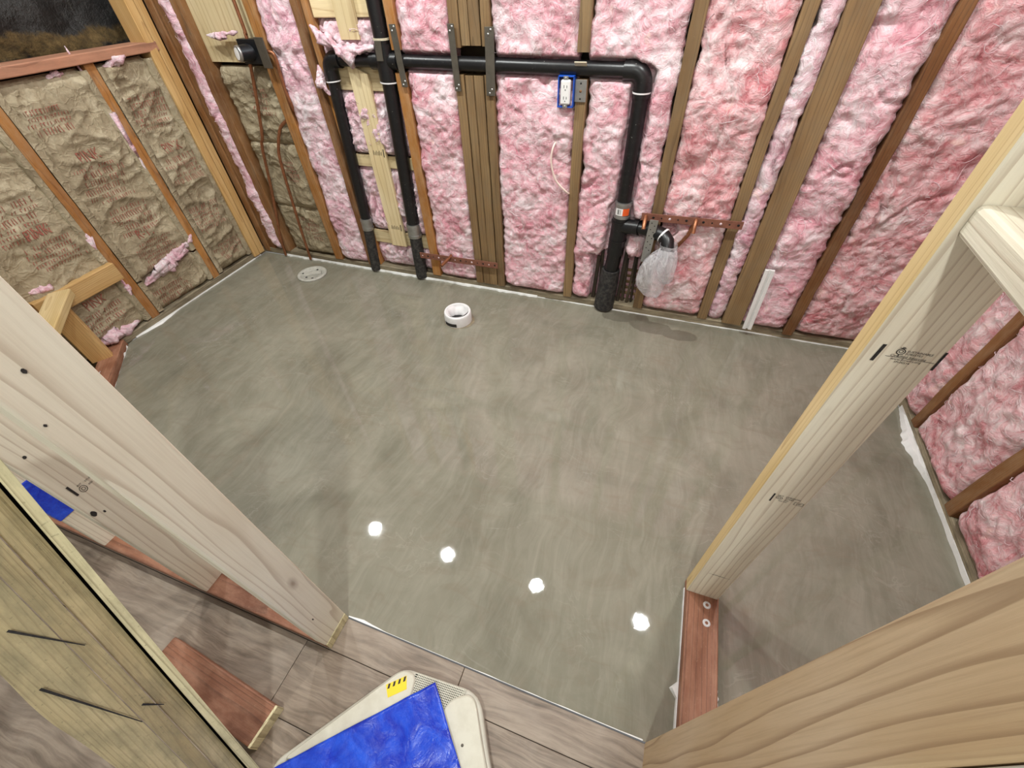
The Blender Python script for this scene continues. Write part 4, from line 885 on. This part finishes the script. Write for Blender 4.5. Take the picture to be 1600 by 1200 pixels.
# cable
cb = cu([(-0.515, 2.01, 0.83), (-0.527, 1.975, 0.805), (-0.532, 1.968, 0.747), (-0.508, 1.972, 0.67), (-0.455, 1.985, 0.615), (-0.45, 2.02, 0.60)], 0.0042)
tag(cb.build('electrical_cable', 'cable'), 'thin white cable looping out of the batt below the outlet', 'cable')
# white channel
ch = thing('plastic_channel', (0.50, 1.975, 0.04), 'short white plastic channel leaning against the broad weathered stud', 'trim strip')
ax = V((-0.035, 0.0, 1)).normalized(); xx = V((1, 0, 0.035)).normalized(); cc = V((0.505, 1.972, 0.205))
for (dx, wd, th) in ((-0.0125, 0.0075, 0.006), (0.0125, 0.0075, 0.006), (0, 0.02, 0.0025)):
    mb = MB(); mb.obox(cc+xx*dx+V((0, 0.004 if th < 0.004 else 0, 0)), xx, (0, 1, 0), ax, (wd, th, 0.165), 0.0012); mb.build('rail' if th > 0.004 else 'web', 'white_pl', ch)

# ================================================================== FLOOR FITTINGS
fc = V((-2.072, 1.835, 0)); fd = thing('floor_drain', fc, 'round grey drain cover set in the floor near the left corner', 'drain')
mb = MB(); mb.lathe(fc, (0, 0, 1), [(0.088, -0.005), (0.092, 0.004), (0.091, 0.010), (0.086, 0.012), (0.070, 0.0105), (0.068, 0.008), (0.0, 0.008)], 48); mb.build('cover', 'drain', fd)
mb = MB(); mb.obox(fc+V((0.005, 0.0, 0.011)), (0.83, 0.55, 0), (-0.55, 0.83, 0), (0, 0, 1), (0.055, 0.022, 0.005), 0.004); mb.build('knockout_bar', 'drain', fd)
for a, r in ((0.45, 0.052), (3.4, 0.06), (1.5, 0.05), (4.6, 0.05), (5.4, 0.062)): mb = MB(); mb.lathe(fc+V((r*math.cos(a), r*math.sin(a), 0.0082)), (0, 0, 1), [(0, 0.0004), (0.007, 0.0004), (0.0075, 0)], 14); mb.build('hole', 'black', fd)
wc = V((-0.952, 1.662, 0)); wp_ = thing('toilet_pipe', wc, 'white toilet waste pipe stub stuffed with plastic standing out of the floor', 'pipe')
mb = MB(); mb.lathe(wc, (0.03, -0.02, 1), [(0.074, -0.002), (0.0745, 0.02), (0.073, 0.058), (0.070, 0.066), (0.064, 0.068), (0.060, 0.064), (0.058, 0.03), (0.056, 0.0)], 44); mb.build('pipe_stub', 'white_rag', wp_)
mb = MB(); n = 44; vs = []
for (r, z) in ((0.061, 0.066), (0.056, 0.062), (0.050, 0.048), (0.043, 0.032), (0.038, 0.013)):
    for k in range(n):
        a = 2*PI*k/n; f = 1+0.28*noise.noise((math.cos(a)*1.6, math.sin(a)*1.6, z*30))*(1 if r < 0.06 else 0.2); vs.append((wc.x+r*f*math.cos(a)*(1.06 if r < 0.05 else 1), wc.y+r*f*math.sin(a)*(0.72 if r < 0.05 else 1), z))
mb.add(vs, [(i*n+k, i*n+(k+1) % n, (i+1)*n+(k+1) % n, (i+1)*n+k) for i in range(4) for k in range(n)], True); mb.build('plastic_lining', 'white_rag', wp_)
mb = MB(); mb.lathe(wc+V((0, 0, 0.012)), (0, 0, 1), [(0.0, 0.0), (0.056, 0.0)], 24); mb.build('dark_bore', 'black', wp_)
mb = MB(); vs = []; nk = 12
for k in range(nk+1):
    a = 1.28*PI+0.32*PI*k/nk; vs += [(wc.x+0.0757*math.cos(a), wc.y+0.0757*math.sin(a), 0.008), (wc.x+0.0757*math.cos(a), wc.y+0.0757*math.sin(a), 0.028)]
mb.add(vs, [(2*k, 2*k+2, 2*k+3, 2*k+1) for k in range(nk)], True); mb.build('black_print', 'ink', wp_)
mb = MB(); vs = []
for k in range(40):
    a = 2*PI*k/40; r = 0.077+0.014*max(0, math.cos(a-0.1))**3+0.004*noise.noise((math.cos(a)*3, math.sin(a)*3, 1)); vs += [(wc.x+0.07*math.cos(a), wc.y+0.07*math.sin(a), 0.004), (wc.x+r*math.cos(a), wc.y+r*math.sin(a), 0.0006)]
mb.add(vs, [(2*k, 2*k+1, (2*k+3) % 80, (2*k+2) % 80) for k in range(40)], True); mb.build('compound_collar', 'plate', wp_)

# ================================================================== BENCH FRAMING in the left corner
bf = thing('bench_frame', (-2.45, 0.78, 0), 'new pale timber bench framing in the left floor corner', 'framing')
ybar(bf, -2.60, -2.562, 0.752, 1.126, 0.305, 0.392, 'post', 0, 'ledger')
dg = V((0.69, -0.72, 0)).normalized()
lumber('bottom_plate', bf, V((-2.64, 0.93, Z38/2))+V((0.02, -0.02, 0)), 0.60, 0.09, Z38, 'red', zdir=dg, xdir=(dg.y, -dg.x, 0), seed=11)
lumber('trimmer', bf, (-2.546, 0.797, Z38), 0.315, 0.088, 0.038, 'post', xdir=(0.55, 0.84, 0), seed=13)
lumber('trimmer', bf, (-2.205, 0.505, Z38), 0.315, 0.088, 0.038, 'post', xdir=(0.55, 0.84, 0), seed=15)
lumber('rail', bf, (-2.56, 0.862, 0.375), 0.55, 0.088, 0.038, 'fresh_edge', zdir=(0.74, -0.67, 0), xdir=(0.67, 0.74, 0), seed=14, ch=0.005)
pp = MB(); pp.obox((-2.40, 0.675, 0.06), (0.7, -0.6, 0.2), (0.5, 0.6, 0.5), (0, 0, 1), (0.035, 0.02, 0.001)); tag(pp.build('paper_scrap', 'paper'), 'scrap of white paper lying in the bench framing', 'paper')
# blue plastic wrapped on the third doorway stud
bt = MB(); bt.box((-1.602, 0.096, 0.225), (-1.556, 0.194, 0.40), 0.003); tag(bt.build('blue_wrap', 'tarp'), 'blue plastic wrap around a door wall stud beside the leaning boards', 'plastic wrap')

# ================================================================== FOREGROUND
# leaning rough boards
LB = V((-0.5764, -0.2292, -0.1443))                                        # a point on the line of the front edge
AX = V((-0.2021, 0.2671, 0.9423)).normalized(); E1 = V((-0.7978, -0.6029, 0.0000)).normalized(); E2 = V((-0.5681, 0.7518, -0.3349)).normalized()   # up along the lean, and across the boards
lb = thing('leaning_boards', LB+AX*(-LB.z/AX.z), 'stack of rough sawn weathered boards leaning beside the doorway', 'boards')
BACK = (E1*0.695+E2*0.719).normalized()
def leaner(name, p0, p1, th, mat, h1=1.22, wane=None):
    """board whose broad face runs between two long edges given across the stack (metres); th = thickness"""
    n = 34; vs = []; h0 = (0.001-LB.z-E2.z*max(p0[1], p1[1])-BACK.z*th)/AX.z
    for i in range(n):
        h = h0+(h1-h0)*i/(n-1); k = wane(h) if wane else 1.0
        a = LB+E1*p0[0]+E2*p0[1]+AX*h; w_ = (E1*(p1[0]-p0[0])+E2*(p1[1]-p0[1])); b = a+w_*(k+0.01*noise.noise((h*9, p1[0]*50, 0)))
        sh = w_.normalized()*0.0018
        vs += [a, b, b+BACK*th-sh, a+BACK*th+sh]
    vs = vs[::-1]
    fs = [(4*i+k, 4*i+(k+1) % 4, 4*i+4+(k+1) % 4, 4*i+4+k) for i in range(n-1) for k in range(4)]+[(3, 2, 1, 0), (4*n-4, 4*n-3, 4*n-2, 4*n-1)]
    z = AX; o_ = vs[-1]; x = (vs[-2]-vs[-1]); x = (x-z*x.dot(z)).normalized(); y = z.cross(x)
    mw = Matrix(((x.x, y.x, z.x, o_.x), (x.y, y.y, z.y, o_.y), (x.z, y.z, z.z, o_.z), (0, 0, 0, 1))); inv = mw.inverted()
    return finish(name, [inv @ v for v in vs], fs, mat, lb, mw)
leaner('edge_board', (0, 0), (0.0141, -0.0059), 0.11, 'rough_edge')
leaner('gap_shade_strip', (0.0490, 0.0366), (0.0601, 0.0264), 0.03, 'char_gap_shade')  # added dark strip, its colour paints the shade in the gap between boards
leaner('board', (0.0274, 0.0022), (0.0457, -0.0238), 0.05, 'rough')
leaner('board', (0.0438, -0.0275), (0.0612, -0.0453), 0.05, 'rough')
leaner('board', (0.0616, -0.0471), (0.1175, -0.0864), 0.045, 'rough', wane=lambda h: 1-0.47*max(0, (0.70-h)/0.68)+0.13*noise.noise((h*5, 2, 1)))
mk = MB()
for (hA, tA, hB, tB) in ((0.90, 0.45, 0.80, -0.25), (0.78, 0.75, 0.59, 0.0), (0.62, -0.25, 0.58, -0.6)):
    # t runs across the waney board (0 = its inner edge), negative = the boards before it
    P = lambda h, t: LB+E1*(0.0616+0.0559*t if t >= 0 else 0.0616+0.034*t)+E2*(-0.0471-0.0393*t if t >= 0 else -0.0471-0.047*t)+AX*h-BACK*0.0045
    p, q = P(hA, tA), P(hB, tB); s_ = (q-p).normalized().cross(BACK).normalized()*0.0019
    mk.add([p-s_, q-s_*0.4, q+s_*0.4, p+s_], [(0, 1, 2, 3)])
q = mk.build('pencil_mark', 'ink', lb); q['kind'] = 'stuff'
# red off-cut on the hall floor
lumber('timber_offcut', None, (-0.693, -0.105, 0.0205), 0.40, 0.092, 0.04, 'red', zdir=(-1, 0.08, 0), xdir=(0, 1, 0), seed=21)
tag(bpy.data.objects['timber_offcut'], 'red treated timber off-cut lying on the hall floor beside the leaning boards', 'board')
mb = MB(); mb.obox((-0.691, -0.105, 0.0205), (1, -0.08, 0), (0.08, 1, 0), (0, 0, 1), (0.0035, 0.0465, 0.0205), 0.001); mb.build('sawn_end', 'rough_edge', bpy.data.objects['timber_offcut'])
# dark board under the leaning stack
lumber('dark_board', None, (-1.65, -0.42, 0.0195), 0.62, 0.09, 0.038, 'darkbrown', zdir=(0.72, -0.55, 0), xdir=(0.55, 0.72, 0), seed=23)
tag(bpy.data.objects['dark_board'], 'dark brown board on the hall floor behind the leaning boards', 'board')

# beige moulded case with grille, blue sheet on top
HC = 0.055
case = thing('plastic_case', (-0.33, -0.1, 0), 'beige moulded plastic case with dark grille on the hall floor', 'case')
def rounded(pts, r, n=6):
    out = []; m = len(pts)
    for i in range(m):
        p = V(pts[i]+(0,)); a = (V(pts[i-1]+(0,))-p); b = (V(pts[(i+1) % m]+(0,))-p); rr = min(r[i], a.length*0.45, b.length*0.45)
        pa = p+a.normalized()*rr; pb = p+b.normalized()*rr
        for k in range(n+1):
            t = k/n; out.append(pa*(1-t)**2+p*2*t*(1-t)+pb*t*t)
    return out
def slab(name, pts, r, z0, z1, mat, parent, lip=0.006):
    o = rounded(pts, r); cx = sum(p.x for p in o)/len(o); cy = sum(p.y for p in o)/len(o); n = len(o); mb = MB(); vs = []
    def sh(p, d): v = V((p.x-cx, p.y-cy, 0)); return V((p.x, p.y, 0))-v.normalized()*d
    for (d, z) in ((0, z0), (0, z1-lip), (lip*0.3, z1-lip*0.3), (lip, z1)): vs += [sh(p, d)+V((0, 0, z)) for p in o]
    mb.add(vs, [(i*n+k, i*n+(k+1) % n, (i+1)*n+(k+1) % n, (i+1)*n+k) for i in range(3) for k in range(n)], True)
    mb.add([v for v in vs[3*n:]], [list(range(n))]); return mb.build(name, mat, parent)
slab('shell', [(-0.412, 0.126), (-0.190, 0.142), (-0.11, 0.012), (0.06, -0.20), (-0.15, -0.45), (-0.42, -0.42), (-0.62, -0.155)], [0.03, 0.045, 0.12, 0.05, 0.05, 0.05, 0.03], 0.0, HC-0.012, 'beige_trim', case)
slab('side_panel', [(-0.408, 0.122), (-0.366, 0.122), (-0.33, -0.05), (-0.595, -0.14)], [0.025, 0.02, 0.02, 0.02], HC-0.02, HC, 'beige', case)
slab('side_panel', [(-0.268, 0.096), (-0.205, 0.140), (-0.12, 0.012), (0.035, -0.18), (-0.22, -0.30)], [0.03, 0.045, 0.10, 0.03, 0.03], HC-0.02, HC, 'beige', case)
mb = MB(); mb.add([(-0.372, 0.124, HC-0.0105), (-0.232, 0.133, HC-0.0105), (-0.262, 0.05, HC-0.0105), (-0.36, 0.03, HC-0.0105)], [(3, 2, 1, 0)]); mb.build('grille_well', 'black', case)
gm = MB()
for k in range(30): gm.obox((-0.366+k*0.0046, 0.088+0.0003*k, HC-0.007), (1, 0, 0), (0.1, 1, 0), (0, 0, 1), (0.0010, 0.040, 0.0012))
for k in range(17): gm.obox((-0.30, 0.052+k*0.0048, HC-0.006), (1, 0.06, 0), (-0.06, 1, 0), (0, 0, 1), (0.070, 0.0010, 0.0012))
gm.build('grille', 'beige', case)
# hazard label
lx, ly = V((0.60, 0.52, 0)).normalized(), V((-0.52, 0.60, 0)).normalized(); l0 = V((-0.413, 0.052, HC+0.0006))
mb = MB(); mb.add([l0, l0+lx*0.050, l0+lx*0.056+ly*0.030, l0+ly*0.030], [(0, 1, 2, 3)]); lab_o = mb.build('warning_label', 'yellow_lbl', case)
for k in range(4):
    q = l0+lx*(0.002+k*0.014)+ly*0.019+V((0, 0, 0.0004)); mb = MB(); mb.add([q, q+lx*0.006, q+lx*0.011+ly*0.010, q+lx*0.005+ly*0.010], [(0, 1, 2, 3)]); mb.build('black_stripe', 'ink', lab_o)
for (a, b) in ((-0.19, 0.03), (-0.165, -0.02)): mb = MB(); mb.lathe((a, b, HC), (0, 0, 1), [(0, 0.001), (0.003, 0.0008), (0.0035, 0)], 12); mb.build('screw', 'oldsteel', case)
# blue plastic sheet: folded corner lying over the case
nb_ = 60; vs = []
A0 = V((-0.308, 0.122)); A1 = V((-0.60, -0.158)); A2 = V((0.04, -0.222))
for i in range(nb_+1):
    for j in range(nb_+1):
        s, t = i/nb_, j/nb_; p = A0+(A1-A0)*s+(A2-A0)*t
        vs.append((p.x, p.y, HC+0.010+0.006*fbm(V((p.x*9, p.y*9, 1)), 3)+0.004*math.sin(t*PI)*s))
bs = MB(); bs.add(vs, [(i*(nb_+1)+j, (i+1)*(nb_+1)+j, (i+1)*(nb_+1)+j+1, i*(nb_+1)+j+1) for i in range(nb_) for j in range(nb_)], True)
bo = bs.build('plastic_sheet', 'tarp'); tag(bo, 'glossy blue plastic sheet spread over the beige case', 'plastic sheet')
md = bo.modifiers.new('thick', 'SOLIDIFY'); md.thickness = 0.004; md.offset = -1

# ================================================================== DOWNLIGHTS (seen mirrored in the wet floor)
def downlight(x, y, lab, mat, grp):
    t = thing('ceiling_downlight', (x, y, 2.42), lab, 'ceiling light', grp)
    mb = MB(); mb.lathe((x, y, 2.42), (0, 0, -1), [(0.095, 0.0), (0.093, 0.006), (0.052, 0.004), (0.047, 0.0)], 32); mb.build('trim_ring', 'white_pl', t)
    mb = MB(); mb.lathe((x, y, 2.4195), (0, 0, -1), [(0.047, 0.001), (0.0, 0.001)], 32); mb.build('lens', mat, t)
for i, (x, lab) in enumerate(((-1.985, 'recessed downlight mirrored in the floor nearest the door stud'), (-1.209, 'recessed downlight second from the kraft wall'), (-0.36, 'recessed downlight third from the kraft wall'), (0.516, 'recessed downlight over the end of the wing partition'))):
    downlight(x, 1.26, lab, 'lens', 'recessed downlights in a row')
downlight(-0.02, -0.72, 'recessed hall downlight behind the doorway', 'lens_hall', 'hall downlights')
